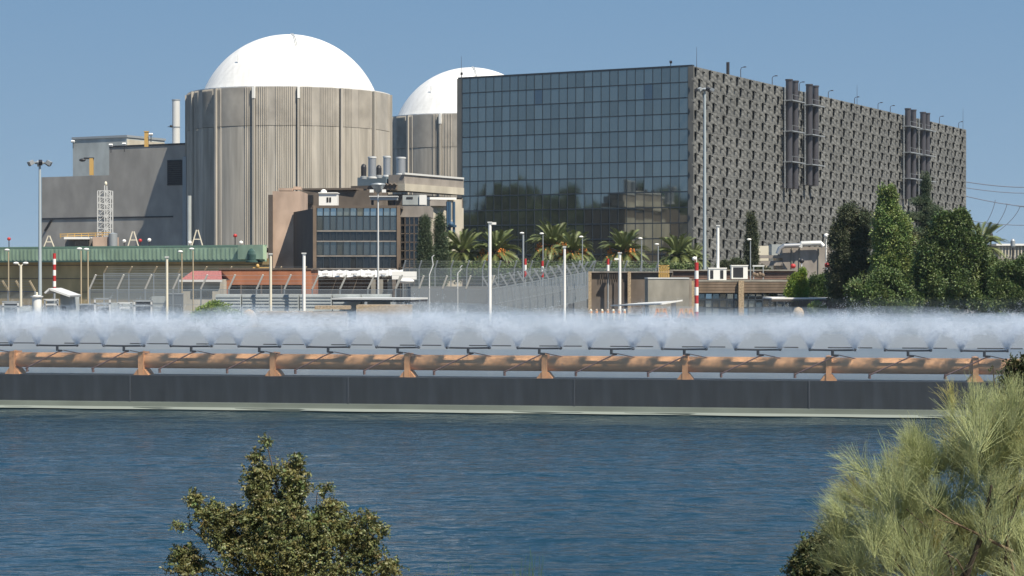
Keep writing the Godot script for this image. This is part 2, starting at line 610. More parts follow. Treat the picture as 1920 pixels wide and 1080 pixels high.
	# things on the roof edge
	var lamps := [[1367, 1.9, "thick dark post on the roof edge above the first panels"], [1391, 1.7, "small curved lamp on the roof edge right of the dark post"], [1450, 1.5, "curved lamp on the roof edge left of the first pair of ducts"], [1501, 1.6, "curved lamp on the roof edge between the nearer duct pairs"], [1555, 1.3, "curved lamp on the roof edge right of the nearer duct pairs"], [1604, 1.3, "leftmost of three lamps on the middle of the roof edge"], [1648, 1.3, "lamp on the middle of the roof edge left of the far ducts"], [1671, 1.3, "lamp on the roof edge just left of the far ducts"], [1763, 1.6, "lamp on the roof edge right of the far ducts"], [1799, 1.4, "last lamp near the far right end of the roof edge"]]
	for l in lamps:
		var p: Vector3 = c + B * along_b(c, l[0]) + Vector3(0, h, 0) - NB * 0.25
		var lt := thing("roof_lamp", l[2], "lamp", p, "lamps along the roof edge of the panelled block")
		b = MB.new(p)
		var hh: float = l[1]
		if l[0] == 1367:
			b.tube([p, p + Vector3(0, hh, 0)], 0.28, 0.28, 8)
			part(lt, "post", b.done(), M.dark_metal)
			b = MB.new(p)
			b.box(p + Vector3(0, hh + 0.1, 0), Vector3(0.5, 0.2, 0.5))
			part(lt, "lamp_head", b.done(), M.dark_metal)
		else:
			b.tube([p, p + Vector3(0, hh * 0.8, 0), p + Vector3(0, hh, 0) + NB * 0.15, p + Vector3(0, hh + 0.1, 0) + NB * 0.7], 0.07, 0.05, 6)
			part(lt, "post", b.done(), M.duct_metal)
			b = MB.new(p)
			b.box(p + Vector3(0, hh + 0.08, 0) + NB * 0.75, Vector3(0.24, 0.16, 0.5), pface)
			part(lt, "lamp_head", b.done(), M.duct_metal)
	for l in [[c + NB * -0.5 + NA * -0.5 + B * 2.0, 3.4, "thin lightning rod on the near corner of the panelled block"], [c + B * along_b(c, 1611.0) - NB * 0.5, 4.0, "thin lightning rod halfway along the panelled roof"], [c + B * along_b(c, 1809.0) - NB * 0.5, 5.0, "thin lightning rod at the far right corner of the roof"], [c + A * (la - 0.6) - NA * 0.5, 4.0, "thin lightning rod on the left corner of the glass front"]]:
		var p: Vector3 = l[0] + Vector3(0, h, 0)
		b = MB.new(p)
		b.tube([p, p + Vector3(0, l[1], 0)], 0.05, 0.025, 5)
		single("lightning_rod", b, M.duct_metal, l[2], "lightning rod", "lightning rods on the big block")
	for l in [[864.0, "dark camera on the roof above the left end of the glass"], [1256.0, "dark camera on the roof near the right end of the glass"]]:
		var p: Vector3 = c + A * along_a(c, l[0]) + Vector3(0, h + 0.25, 0) - NA * 0.3
		var ct := thing("roof_camera", l[1], "camera", p, "cameras on the glass front's roof")
		b = MB.new(p)
		b.tube([p, p + Vector3(0, 0.5, 0)], 0.06, 0.06, 6)
		part(ct, "bracket", b.done(), M.dark_metal)
		b = MB.new(p)
		b.box(p + Vector3(0, 0.65, 0.1), Vector3(0.4, 0.35, 0.7), Basis(Vector3.RIGHT, 0.3))
		part(ct, "camera_body", b.done(), M.dark_metal)

# one cast panel, x along the wall, y up, z out: two staggered rows of hooks and hoods over a folded sheet
func sculpted_panel(w: float, h: float) -> ArrayMesh:
	var m := MB.new()
	m.box(Vector3(0, 0, -0.32), Vector3(w - 0.02, h - 0.02, 0.3))
	# folded sheet
	var nx := 8
	var ny := 8
	var hh := func(i: int, j: int) -> float:
		if i == 0 or j == 0 or i == nx or j == ny: return -0.03
		return 0.13 * (((i + 2 * j) % 4) / 3.0) - 0.065
	for i in nx:
		for j in ny:
			var p := func(a: int, b: int) -> Vector3: return Vector3((float(a) / nx - 0.5) * (w - 0.04), (float(b) / ny - 0.5) * (h - 0.04), hh.call(a, b))
			m.quad(p.call(i, j + 1), p.call(i + 1, j + 1), p.call(i + 1, j), p.call(i, j))
	for row in 2:
		var u := -w * 0.5 + (0.35 if row == 0 else 1.95)
		var y := h * 0.25 if row == 0 else -h * 0.25
		hook(m, Vector3(u, y, -0.05))
		var u2 := u + 3.55
		if u2 > w * 0.5 - 0.8: u2 -= w
		hood(m, Vector3(u2, y + 0.12, 0.0), 0.6, 0.55, 0.5)
	return m.done()

# a fin whose steep side looks along -x, running out to the right and down, with a hood over its head
func hook(m: MB, p: Vector3) -> void:
	var d := 0.55
	var top := p + Vector3(0, 0.72, 0)
	var bot := p + Vector3(0.12, -0.85, 0)
	var t1 := top + Vector3(-0.18, -0.12, d)
	var b1 := bot + Vector3(-0.10, 0.30, d * 0.65)
	var r1 := p + Vector3(1.55, 0.55, 0)
	var r2 := p + Vector3(1.25, -0.5, 0)
	m.quad(t1, r1, r2, b1)
	m.tri(top, r1, t1)
	m.tri(b1, r2, bot)
	hood(m, p + Vector3(0.62, 0.42, 0.22), 0.6, 0.45, 0.42)

# a sloping lip that throws a patch of shade under itself
func hood(m: MB, p: Vector3, w: float, h: float, d: float) -> void:
	var a := p + Vector3(-w * 0.5, h, 0)
	var b := p + Vector3(w * 0.5, h * 0.75, 0)
	var c := p + Vector3(w * 0.42, -0.1, d * 0.75)
	var e := p + Vector3(-w * 0.42, 0.05, d)
	var f := p + Vector3(w * 0.5, -0.05, 0)
	var g := p + Vector3(-w * 0.5, 0.1, 0)
	m.quad(a, b, c, e)
	m.tri(a, e, g)
	m.tri(b, f, c)

# ---------------------------------------------------------------- reactors
func reactors() -> void:
	reactor(Vector3(-45.7, GROUND, -406.0), "nearer reactor building, ribbed concrete drum under a white dome, fully in view", 6.4)
	reactor(Vector3(-9.8, GROUND, -471.0), "farther reactor building, white dome and dark drum half hidden behind the glass block", 1.2)

func reactor(c: Vector3, label: String, view: float) -> void:
	var t := thing("reactor_building", label, "building", c)
	var r := 21.0
	var top := 43.7 - c.y
	var lift := top - 7.6
	var b: MB
	for k in 15:
		var a0 := deg_to_rad(view - 43.5 + 24.0 * k)
		# upright buttress
		b = MB.new(c)
		var d := Vector3(sin(a0), 0, cos(a0))
		var side := Vector3(cos(a0), 0, -sin(a0))
		b.box(c + d * (r + 0.05) + Vector3(0, top * 0.5, 0), Vector3(0.42, top, 0.62), Basis(side, Vector3.UP, d))
		part(t, "buttress", b.done(), M.drum_concrete)
		if k == 1 or k == 2:
			b = MB.new(c)
			b.box(c + d * (r + 0.1) + side * 0.02 + Vector3(0, top - 1.1, 0), Vector3(0.5, 2.3, 0.7), Basis(side, Vector3.UP, d))
			part(t, "white_cap", b.done(), M.white_paint)
		# two lifts of ribbed wall between buttresses
		for lf in 2:
			b = MB.new(c)
			var y0 := 0.0 if lf == 0 else lift + 0.08
			var y1 := lift if lf == 0 else top
			var steps := 66
			var prev := Vector2.ZERO
			for s in steps + 1:
				var u := float(s) / steps
				var a := a0 + deg_to_rad(1.0 + 22.0 * u)
				var rr := r - 0.18
				var zone := (u > 0.05 and u < 0.30) or (u > 0.48 and u < 0.95)
				if (k + 15) % 4 == 3: zone = u < 0.12 or u > 0.8
				if zone and (s % 3) == 0: rr += 0.15
				if lf == 1: rr += 0.05
				var q := Vector2(a, rr)
				if s > 0:
					var p0 := Vector3(sin(prev.x), 0, cos(prev.x)) * prev.y
					var p1 := Vector3(sin(q.x), 0, cos(q.x)) * q.y
					b.quad(c + p0 + Vector3(0, y1, 0), c + p1 + Vector3(0, y1, 0), c + p1 + Vector3(0, y0, 0), c + p0 + Vector3(0, y0, 0))
				prev = q
			part(t, "wall_panel", b.done(), M.drum_concrete if lf == 0 else M.drum_band)
	b = MB.new(c)
	b.lathe(c, [Vector2(r - 0.6, 0), Vector2(r - 0.6, top - 0.15), Vector2(17.0, top - 0.1)], 60, false)
	part(t, "core", b.done(), M.drum_band)
	b = MB.new(c)
	b.lathe(c, [Vector2(r - 0.25, top - 0.02), Vector2(r - 0.25, top + 0.22), Vector2(r - 1.0, top + 0.24), Vector2(17.0, top + 0.2)], 60, false)
	part(t, "rim", b.done(), M.dome_white)
	# dome: a cap of a sphere
	var rise := 12.6
	var rs := (17.9 * 17.9 + rise * rise) / (2.0 * rise)
	var prof := []
	var amax := asin(17.9 / rs)
	for k in 25:
		var a := amax * (1.0 - k / 24.0)
		prof.append(Vector2(maxf(rs * sin(a), 0.001), top + rise - rs + rs * cos(a)))
	b = MB.new(c)
	b.lathe(c, prof, 72)
	part(t, "dome", b.done(), M.dome_white)
	# ladder on the dome
	b = MB.new(c)
	for s in 2:
		var pts := []
		for k in 9:
			var a := amax * (0.05 + 0.45 * k / 8.0)
			var az := deg_to_rad(6.0 + view + (0.9 if s else 0.0) / maxf(sin(a), 0.15))
			pts.append(c + Vector3(sin(az) * sin(a) * (rs + 0.15), top + rise - rs + (rs + 0.15) * cos(a), cos(az) * sin(a) * (rs + 0.15)))
		b.tube(pts, 0.07, 0.07, 5)
	part(t, "dome_ladder", b.done(), M.pale_steel)
	b = MB.new(c)
	var a_ := amax * 0.72
	var p_ := c + Vector3(-0.62 * sin(a_) * rs, top + rise - rs + rs * cos(a_), 0.78 * sin(a_) * rs)
	b.beam(p_, p_ + Vector3(0, 1.6, 0), 0.12)
	part(t, "dome_post", b.done(), M.pale_steel)

# ---------------------------------------------------------------- left of the reactor
func west_buildings() -> void:
	# stepped concrete building
	var c := foot(354.0, 404.0)
	var t := thing("fuel_building", "stepped windowless concrete building left of the nearer drum, half in its shadow", "building", c)
	var la1 := along_a(c, 205.0)
	var la2 := along_a(c, 78.0)
	var h1 := high(271.0, 404.0) - GROUND
	var h2 := high(329.5, 416.0) - GROUND
	var b := MB.new(c)
	b.grid_box(c, la1, 26.0, h1)
	part(t, "high_wall", b.done(), M.wall_concrete)
	b = MB.new(c)
	b.grid_box(c + A * la1 - NA * 0.02, la2 - la1, 24.0, h2)
	part(t, "low_wall", b.done(), M.wall_concrete)
	b = MB.new(c)
	b.grid_box(c + Vector3(0, h1, 0) + NA * 0.1, la1, 1.0, 0.35)
	part(t, "coping", b.done(), M.dark_metal)
	var yj := high(408.0, 408.0)
	b = MB.new(c)
	b.grid_box(Vector3(c.x, yj, c.z) + A * 4.0 + NA * 0.12, la2 - 4.2, 0.1, 0.3)
	part(t, "pour_joint", b.done(), M.dark_metal)
	var pj := Vector3(c.x, yj, c.z) + A * (along_a(c, 98.0)) + NA * 0.15
	b = MB.new(c)
	b.beam(pj, pj + A * 1.9 + Vector3(0, -2.4, 0), 0.35)
	part(t, "bracket", b.done(), M.dark_metal)
	# louvre with slats
	var l0 := along_a(c, 343.0)
	var l1 := along_a(c, 314.5)
	var ly0 := high(346.0, 402.0)
	var ly1 := high(298.0, 402.0)
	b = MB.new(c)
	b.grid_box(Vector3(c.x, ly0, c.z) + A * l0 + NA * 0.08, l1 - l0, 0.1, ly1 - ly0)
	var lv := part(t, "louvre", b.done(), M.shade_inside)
	for k in 12:
		b = MB.new(c)
		b.grid_box(Vector3(c.x, ly0 + (ly1 - ly0) * (k + 0.3) / 12.0, c.z) + A * l0 + NA * 0.2, l1 - l0, 0.1, 0.2)
		part(lv, "slat", b.done(), M.dark_metal)
	b = MB.new(c)
	for px in [349.5, 346.5]:
		var p := c + A * along_a(c, px) + NA * 0.3
		b.beam(p, p + Vector3(0, h1 - 2.5, 0), 0.45)
	part(t, "vent_pipe", b.done(), M.galvanised)
	# pale downpipe in the corner with the drum
	var q := foot(355.0, 381.0)
	b = MB.new(q)
	b.tube([q, Vector3(q.x, high(367.0, 381.0), q.z)], 0.42, 0.42, 8)
	single("vent_pipe", b, M.pale_cladding, "tall pale vent pipe standing at the foot of the nearer drum", "pipe")
	# pale metal hall behind
	c = foot(238.0, 440.0)
	t = thing("metal_hall", "pale metal clad hall rising behind the stepped concrete building", "building", c)
	la1 = along_a(c, 137.0)
	var lb := along_b(c, 309.0)
	var h := high(257.5, 440.0) - GROUND
	b = MB.new(c)
	b.grid_box(c, la1, lb, h)
	part(t, "wall", b.done(), M.pale_cladding)
	b = MB.new(c)
	b.grid_box(c + NB * 0.06 + B * 0.1, 0.05, lb - 0.2, h - 0.5)
	part(t, "side_cladding", b.done(), M.cream_cladding)
	b = MB.new(c)
	b.grid_box(c + Vector3(0, h, 0) + NA * 0.2 + NB * 0.2, la1 + 0.4, lb + 0.4, 0.5)
	part(t, "roof_edge", b.done(), M.galvanised)
	# exhaust stack
	var s := foot(330.5, 424.0)
	t = thing("exhaust_stack", "tall white steel exhaust stack rising left of the nearer dome", "chimney", s)
	b = MB.new(s)
	var sy := high(187.0, 424.0)
	b.tube([s, Vector3(s.x, sy, s.z)], 0.85, 0.85, 16)
	part(t, "shaft", b.done(), M.pale_steel)
	for k in 4:
		b = MB.new(s)
		var y: float = [sy - 0.2, sy - 6.0, sy - 12.0, sy - 18.0][k]
		b.tube([Vector3(s.x, y, s.z), Vector3(s.x, y + 0.2, s.z)], 0.92, 0.92, 16)
		part(t, "band", b.done(), M.galvanised)
	b = MB.new(s)
	var ay := high(238.0, 424.0)
	b.beam(Vector3(s.x - 1.7, ay, s.z + 0.5), Vector3(s.x, ay - 0.2, s.z + 0.5), 0.12)
	b.ball(Vector3(s.x - 1.0, ay + 0.1, s.z + 0.5), Vector3(0.3, 0.3, 0.3), 5)
	part(t, "lamp_arm", b.done(), M.dark_metal)
	# lamps and yellow posts on the roofs
	for e in [[172.0, 325.0, 297.0, 408.0, "yellow post carrying a drooping lamp on the low concrete roof"], [275.0, 272.0, 248.0, 402.0, "plain yellow post standing on the high concrete roof"]]:
		var p := at(e[0], e[1], e[3])
		p.y -= 0.4
		t = thing("roof_post", e[4], "post", p, "yellow posts on the concrete roofs")
		b = MB.new(p)
		var ty := high(e[2], e[3])
		b.box(Vector3(p.x, (p.y + ty) * 0.5, p.z), Vector3(0.75, ty - p.y, 0.75))
		part(t, "post", b.done(), M.yellow_paint)
		b = MB.new(p)
		if e[0] < 200:
			b.beam(Vector3(p.x + 0.5, ty, p.z), Vector3(p.x - 1.6, ty, p.z), 0.35)
			b.ball(Vector3(p.x - 1.9, ty - 0.35, p.z), Vector3(0.7, 0.35, 0.4), 6)
			part(t, "lamp_arm", b.done(), M.dark_metal)
		else:
			b.box(Vector3(p.x, ty + 0.1, p.z), Vector3(0.9, 0.2, 0.9))
			part(t, "cap", b.done(), M.yellow_paint)
	for e in [[138.0, 267.0, 447.0, "white floodlight at the top left corner of the metal hall"], [234.0, 272.0, 402.0, "white floodlight on the concrete roof in front of the metal hall"], [209.0, 274.0, 404.0, "white framed lamp at the step of the concrete roof"], [284.0, 254.0, 402.0, "tiny white lamp beside the plain yellow post"]]:
		var p := at(e[0], e[1], e[2])
		t = thing("floodlight", e[3], "floodlight", p, "floodlights on the roofs left of the drum")
		b = MB.new(p)
		b.beam(p + Vector3(0, -1.4, 0.3), p + Vector3(0, 0, 0.3), 0.14)
		part(t, "stem", b.done(), M.dark_metal)
		b = MB.new(p)
		b.box(p + Vector3(0, 0.15, 0.4), Vector3(0.75, 0.4, 0.5), Basis(Vector3.RIGHT, 0.5))
		part(t, "lamp_head", b.done(), M.white_paint)
	# green fascia building
	var l := foot(-60.0, 291.0)
	var r := foot(506.0, 263.0)
	t = thing("workshop", "long low workshop with green ribbed fascia over an ochre wall", "building", l)
	var yt := 10.85
	var yb := 9.05
	b = MB.new(l)
	b.prism([l, r, foot(507.0, 292.0), foot(-60.0, 322.0)], yb - GROUND + 0.2)
	part(t, "wall", b.done(), M.ochre_wall)
	var x := (r - l).normalized()
	var z := x.cross(Vector3.UP)
	var len := (r - l).length()
	for k in 3:
		b = MB.new(l)
		var y := GROUND + 1.9 * (k + 1)
		b.box((l + r) * 0.5 + z * 0.03 + Vector3(0, y - GROUND, 0), Vector3(len, 0.08, 0.06), Basis(x, Vector3.UP, z))
		part(t, "cladding_joint", b.done(), M.brown_concrete)
	b = MB.new(l)
	b.wall_box(l + Vector3(0, yb - GROUND, 0) + z * 1.1, r + Vector3(0, yb - GROUND, 0) + z * 1.1, 0.4, yt - yb)
	var fs := part(t, "fascia", b.done(), M.green_metal)
	b = MB.new(l)
	var ribs := int(len / 0.75)
	for k in ribs:
		var p := l + x * (0.4 + 0.75 * k) + z * 1.13 + Vector3(0, (yt + yb) * 0.5 - GROUND, 0)
		b.box(p, Vector3(0.30, yt - yb - 0.3, 0.02), Basis(x, Vector3.UP, z))
	part(fs, "ribs", b.done(), M.green_metal).set_meta("kind", "stuff")
	b = MB.new(l)
	b.wall_box(l + Vector3(0, yt - GROUND, 0) + z * 1.12, r + Vector3(0, yt - GROUND, 0) + z * 1.12, 0.5, 0.22)
	b.wall_box(l + Vector3(0, yb - GROUND - 0.2, 0) + z * 1.06, r + Vector3(0, yb - GROUND - 0.2, 0) + z * 1.06, 0.4, 0.2)
	part(t, "gutter", b.done(), M.gutter_green)
	b = MB.new(l)
	b.wall_box(l + x * (len - 4.2) + Vector3(0, yb - GROUND + 0.1, 0) + z * 1.5, r + Vector3(0, yb - GROUND + 0.1, 0) + z * 1.5, 0.4, yt - yb + 0.1)
	part(t, "end_fascia", b.done(), M.green_metal)
	b = MB.new(l)
	b.prism([l + Vector3(0, yt - GROUND - 0.5, 0) + z * 0.68, r + Vector3(0, yt - GROUND - 0.5, 0) + z * 0.68, at(506.5, 512, 293.0) + Vector3(0, yt - EYE - 0.5, 0), at(-60.0, 512, 322.0) + Vector3(0, yt - EYE - 0.5, 0)], 0.4)
	part(t, "roof", b.done(), M.grey_render)
	# dark green round-topped form with a ring at its base, on the fascia
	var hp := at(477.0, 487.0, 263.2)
	t = thing("dark_dome", "dark round-topped shape on the right end of the green fascia", "vent", hp)
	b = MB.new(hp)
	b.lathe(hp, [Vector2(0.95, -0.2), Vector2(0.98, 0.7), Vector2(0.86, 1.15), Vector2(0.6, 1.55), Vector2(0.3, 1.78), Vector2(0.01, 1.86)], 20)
	part(t, "dome_body", b.done(), M.green_dark)
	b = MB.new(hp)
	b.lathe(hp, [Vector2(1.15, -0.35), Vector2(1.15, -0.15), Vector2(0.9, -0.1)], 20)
	part(t, "base_ring", b.done(), M.green_dark)
	# roof clutter of the workshop: A frames, red lamps
	for e in [[92.0, 300.0, 442.0, "white steel trestle at the left end of the green roof"], [250.0, 285.0, 434.0, "white steel trestle in the middle of the green roof"], [370.0, 275.0, 431.0, "white steel trestle near the drum on the green roof"]]:
		var p := at(e[0], 463.0, e[1])
		t = thing("trestle", e[3], "trestle", p, "white trestles on the green roof")
		var ty := high(e[2], e[1])
		for sgn in [-1.0, 1.0]:
			b = MB.new(p)
			b.beam(p + Vector3(0.85 * sgn, -0.2, 0), Vector3(p.x + 0.1 * sgn, ty, p.z), 0.14)
			part(t, "leg", b.done(), M.cream_paint)
		b = MB.new(p)
		var my := lerpf(p.y, ty, 0.45)
		b.beam(Vector3(p.x - 0.5, my, p.z), Vector3(p.x + 0.5, my, p.z), 0.12)
		part(t, "crossbar", b.done(), M.cream_paint)
	for e in [[17.0, 448.0, 295.0, 0, "red ball lamp against the sky at the far left"], [233.0, 452.0, 286.0, 1, "white ball lamp left of the middle trestle"], [263.0, 451.0, 285.0, 0, "red ball lamp right of the middle trestle"], [356.0, 455.0, 275.0, 1, "white ball lamp left of the trestle near the drum"], [441.0, 442.0, 268.0, 0, "red ball lamp in front of the ribbed drum"], [452.0, 455.0, 266.0, 1, "white ball lamp beside the red one before the drum"], [280.0, 450.0, 283.0, 1, "small white camera-like lamp on the green roof"]]:
		var p := at(e[0], 466.0, e[2])
		t = thing("marker_lamp", e[4], "lamp", p, "ball lamps on the green roof")
		var ty := high(e[1], e[2])
		b = MB.new(p)
		b.tube([p, Vector3(p.x, ty, p.z)], 0.07, 0.07, 5)
		part(t, "stem", b.done(), M.dark_metal)
		b = MB.new(p)
		b.ball(Vector3(p.x, ty, p.z), Vector3(0.28, 0.26, 0.28), 7)
		part(t, "globe", b.done(), M.red_paint if e[3] == 0 else M.white_paint)
	# lattice tower beside the stepped building
	var lt := foot(197.5, 330.0)
	t = thing("lattice_tower", "pale open lattice stair tower standing before the concrete wall", "tower", lt)
	var wd := wide(24.0, 330.0)
	var y0 := high(452.0, 330.0)
	var y1 := high(358.0, 330.0)
	for sx in [-0.5, 0.05, 0.5]:
		for sz in [-0.5, 0.5]:
			b = MB.new(lt)
			var p := Vector3(lt.x + sx * wd, GROUND, lt.z + sz * 1.8)
			b.beam(p, Vector3(p.x, y1 + (0.9 if sx == 0.05 else 0.0), p.z), 0.15)
			part(t, "post", b.done(), M.pale_steel)
	for k in 8:
		var ya := lerpf(y0, y1, k / 8.0)
		var yb2 := lerpf(y0, y1, (k + 1) / 8.0)
		b = MB.new(lt)
		for sz in [-0.9, 0.9]:
			b.beam(Vector3(lt.x - wd * 0.5, yb2, lt.z + sz), Vector3(lt.x + wd * 0.5, yb2, lt.z + sz), 0.1)
			var f := 1.0 if k % 2 else -1.0
			b.beam(Vector3(lt.x + wd * (0.5 if f > 0 else 0.05), ya, lt.z + sz), Vector3(lt.x + wd * (0.05 if f > 0 else 0.5), yb2, lt.z + sz), 0.1)
			b.beam(Vector3(lt.x - wd * 0.5 , ya, lt.z + sz), Vector3(lt.x + wd * 0.05, yb2, lt.z + sz), 0.07)
		part(t, "bracing", b.done(), M.pale_steel)
	b = MB.new(lt)
	b.ball(Vector3(lt.x + 0.1, y1 + 1.2, lt.z), Vector3(0.25, 0.4, 0.25), 6)
	part(t, "lamp_head", b.done(), M.cream_paint)
	# platform plant with yellow rail
	var e0 := foot(115.0, 318.0)
	t = thing("filter_house", "low pale plant room with yellow handrail behind the green roof", "building", e0)
	b = MB.new(e0)
	b.wall_box(e0 + Vector3(0.6, 0, 0), foot(176.0, 316.0), 6.0, high(447.0, 317.0) - GROUND)
	part(t, "wall", b.done(), M.grey_render)
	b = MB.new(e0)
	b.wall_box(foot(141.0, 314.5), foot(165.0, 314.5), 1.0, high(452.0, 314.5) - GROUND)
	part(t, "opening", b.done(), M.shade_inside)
	b = MB.new(e0)
	b.wall_box(at(120.0, 448.5, 315.0), at(166.0, 448.5, 315.0), 3.0, 0.35)
	part(t, "canopy", b.done(), M.white_paint)
	b = MB.new(e0)
	b.wall_box(foot(174.0, 315.0), foot(209.0, 315.0), 6.0, high(444.0, 315.0) - GROUND)
	part(t, "block", b.done(), M.tan_wall)
	b = MB.new(e0)
	var tc := foot(212.0, 315.0)
	b.lathe(tc, [Vector2(0.7, 0), Vector2(0.7, high(438.0, 315.0) - GROUND), Vector2(0.01, high(436.0, 315.0) - GROUND)], 14)
	part(t, "vessel", b.done(), M.galvanised)
	for yy in [438.0, 442.0]:
		b = MB.new(e0)
		b.beam(at(112.0, yy + 1.0, 316.0), at(207.0, yy - 2.0, 316.0), 0.12)
		part(t, "handrail", b.done(), M.yellow_paint)
	for k in 8:
		b = MB.new(e0)
		var px := 114.0 + k * 13.0
		b.beam(at(px, 447.0, 316.0), at(px, 438.0, 316.0), 0.09)
		part(t, "rail_post", b.done(), M.yellow_paint)

# ---------------------------------------------------------------- glazed annex and tan block
func annex() -> void:
	var z := 265.0
	var p := foot(511.0, z)
	var q := foot(564.0, z)
	var t := thing("tan_block", "plain tan rendered block with a diagonal shadow across it, left of the dark glazed annex", "building", p)
	var h := high(358.5, z) - GROUND
	var b := MB.new(p)
	b.wall_box(p, q, 9.0, h)
	part(t, "wall", b.done(), M.tan_wall)
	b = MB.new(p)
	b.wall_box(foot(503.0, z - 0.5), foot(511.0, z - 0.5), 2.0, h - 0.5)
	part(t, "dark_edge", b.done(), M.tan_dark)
	b = MB.new(p)
	b.wall_box(at(522.0, 357.5, z), at(548.0, 357.5, z), 2.0, 0.35)
	b.wall_box(at(550.0, 355.5, z + 1), at(564.0, 355.5, z + 1), 2.0, 0.4)
	part(t, "parapet_rail", b.done(), M.tan_wall)
	# brown upper storey behind
	var u := foot(563.0, 290.0)
	t = thing("upper_storey", "dark brown plant storey behind the annex roof", "building", u)
	b = MB.new(u)
	b.wall_box(u, foot(700.0, 288.0), 9.0, high(357.5, 289.0) - GROUND)
	part(t, "wall", b.done(), M.brown_concrete)
	b = MB.new(u)
	b.wall_box(at(563.0, 356.0, 290.0), at(668.0, 357.0, 288.0), 9.5, 0.3)
	part(t, "coping", b.done(), M.brown_metal)
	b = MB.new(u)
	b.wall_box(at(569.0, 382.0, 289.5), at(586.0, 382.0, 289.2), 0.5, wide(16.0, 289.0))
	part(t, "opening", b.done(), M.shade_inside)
	# the annex itself
	z = 249.0
	var c := foot(590.0, z)
	var d := foot(747.0, z)
	t = thing("glazed_annex", "dark annex with a brown framed grid of reflecting windows below the drum", "building", c)
	var y1 := high(386.0, z)
	h = y1 - GROUND
	b = MB.new(c)
	b.wall_box(c + Vector3(0.1, 0, -0.35), d + Vector3(-0.1, 0, -0.35), 10.0, h - 0.3)
	part(t, "core", b.done(), M.dark_core)
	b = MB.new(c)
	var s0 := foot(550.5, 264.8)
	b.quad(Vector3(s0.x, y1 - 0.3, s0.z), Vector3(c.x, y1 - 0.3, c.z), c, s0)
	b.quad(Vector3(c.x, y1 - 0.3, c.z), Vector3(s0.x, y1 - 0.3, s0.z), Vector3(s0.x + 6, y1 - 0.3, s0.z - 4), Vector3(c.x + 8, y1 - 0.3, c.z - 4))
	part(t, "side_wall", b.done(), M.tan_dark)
	b = MB.new(c)
	b.wall_box(Vector3(c.x - 0.3, y1 - 0.3, c.z + 0.25), Vector3(d.x + 0.3, y1 - 0.3, d.z + 0.25), 11.0, 0.35)
	part(t, "coping", b.done(), M.brown_metal)
	for px in [590.5, 747.5]:
		b = MB.new(c)
		var f := foot(px, z)
		b.box(Vector3(f.x, (y1 + GROUND) * 0.5, f.z + 0.1), Vector3(0.42, h, 0.5))
		part(t, "corner_post", b.done(), M.brown_fascia)
	var x0 := foot(594.0, z).x
	var x1 := foot(744.0, z).x
	var n := 12
	var w := (x1 - x0) / n
	var rows := [[387.5, 404.5, 1], [406.0, 431.5, 0], [435.0, 451.0, 2], [454.0, 478.0, 0], [482.0, 503.0, 2], [505.0, 530.0, 2]]
	for r in rows:
		var ya := high(r[0], z)
		var yb := high(r[1], z)
		var pane := MB.new()
		pane.box(Vector3.ZERO, Vector3(w - 0.14, ya - yb, 0.05))
		var pm := pane.done()
		for k in n:
			var g := part(t, "pane", pm, [M.annex_pane, M.annex_pane_light, M.annex_pane_dark][r[2]])
			g.position = Vector3(x0 + w * (k + 0.5), (ya + yb) * 0.5, -z) - c
			g.rotation = Vector3(rng.randfn(0, 0.02) if r[2] == 1 else rng.randfn(0, 0.005), rng.randfn(0, 0.01), 0)
	for k in n + 1:
		b = MB.new(c)
		b.box(Vector3(x0 + w * k, (y1 + GROUND) * 0.5, -z + 0.05), Vector3(0.13, h - 0.4, 0.22))
		part(t, "mullion", b.done(), M.mullion)
	for yy in [433.2, 452.5, 480.0, 504.0]:
		b = MB.new(c)
		b.box(Vector3((x0 + x1) * 0.5, high(yy, z), -z + 0.12), Vector3(x1 - x0, 0.16, 0.2))
		part(t, "transom", b.done(), M.grey_render)
	# right wing
	var e := foot(751.0, z + 6.0)
	t = thing("annex_wing", "dark gridded wing right of the annex behind the two cypresses", "building", e)
	b = MB.new(e)
	b.wall_box(e, foot(806.0, z + 6.0), 9.0, high(407.0, z + 6.0) - GROUND)
	part(t, "glazed_wall", b.done(), M.annex_pane_dark)
	b = MB.new(e)
	b.wall_box(at(750.0, 407.0, z + 5.8), at(807.0, 407.0, z + 5.8), 9.4, wide(21.0, z))
	part(t, "upper_wall", b.done(), M.grey_render)
	for k in 7:
		b = MB.new(e)
		var px := 751.0 + k * 8.5
		b.beam(foot(px, z + 5.8), at(px, 408.0, z + 5.8), 0.10)
		part(t, "mullion", b.done(), M.brown_metal)
	for k in 6:
		b = MB.new(e)
		b.beam(at(751.0, 422.0 + 16.0 * k, z + 5.8), at(805.0, 422.0 + 16.0 * k, z + 5.8), 0.10)
		part(t, "transom", b.done(), M.brown_metal)
	# white roof unit with two dark windows
	var ac := at(598.0, 386.0, 253.0)
	t = thing("roof_cabin", "white cabin with two small dark windows on the annex roof", "cabin", ac)
	b = MB.new(ac)
	b.wall_box(ac, at(632.0, 386.0, 253.0), 2.4, wide(24.0, 253.0))
	part(t, "wall", b.done(), M.white_paint)
	for px in [612.5, 617.5]:
		b = MB.new(ac)
		b.wall_box(at(px, 379.0, 252.95), at(px + 3.4, 379.0, 252.95), 0.1, wide(9.0, 253.0))
		part(t, "window", b.done(), M.shade_inside)
	b = MB.new(ac)
	b.ball(at(607.0, 361.0, 253.5), Vector3(0.42, 0.42, 0.42), 8)
	part(t, "vent", b.done(), M.white_paint)
	b = MB.new(ac)
	b.wall_box(at(597.0, 362.4, 252.8), at(633.0, 362.4, 252.8), 2.8, 0.12)
	part(t, "roof", b.done(), M.white_paint)
	# long pale unit on the annex roof
	ac = at(694.0, 375.0, 251.0)
	t = thing("air_handler", "long flat pale air handler on the right of the annex roof", "air handler", ac)
	b = MB.new(ac)
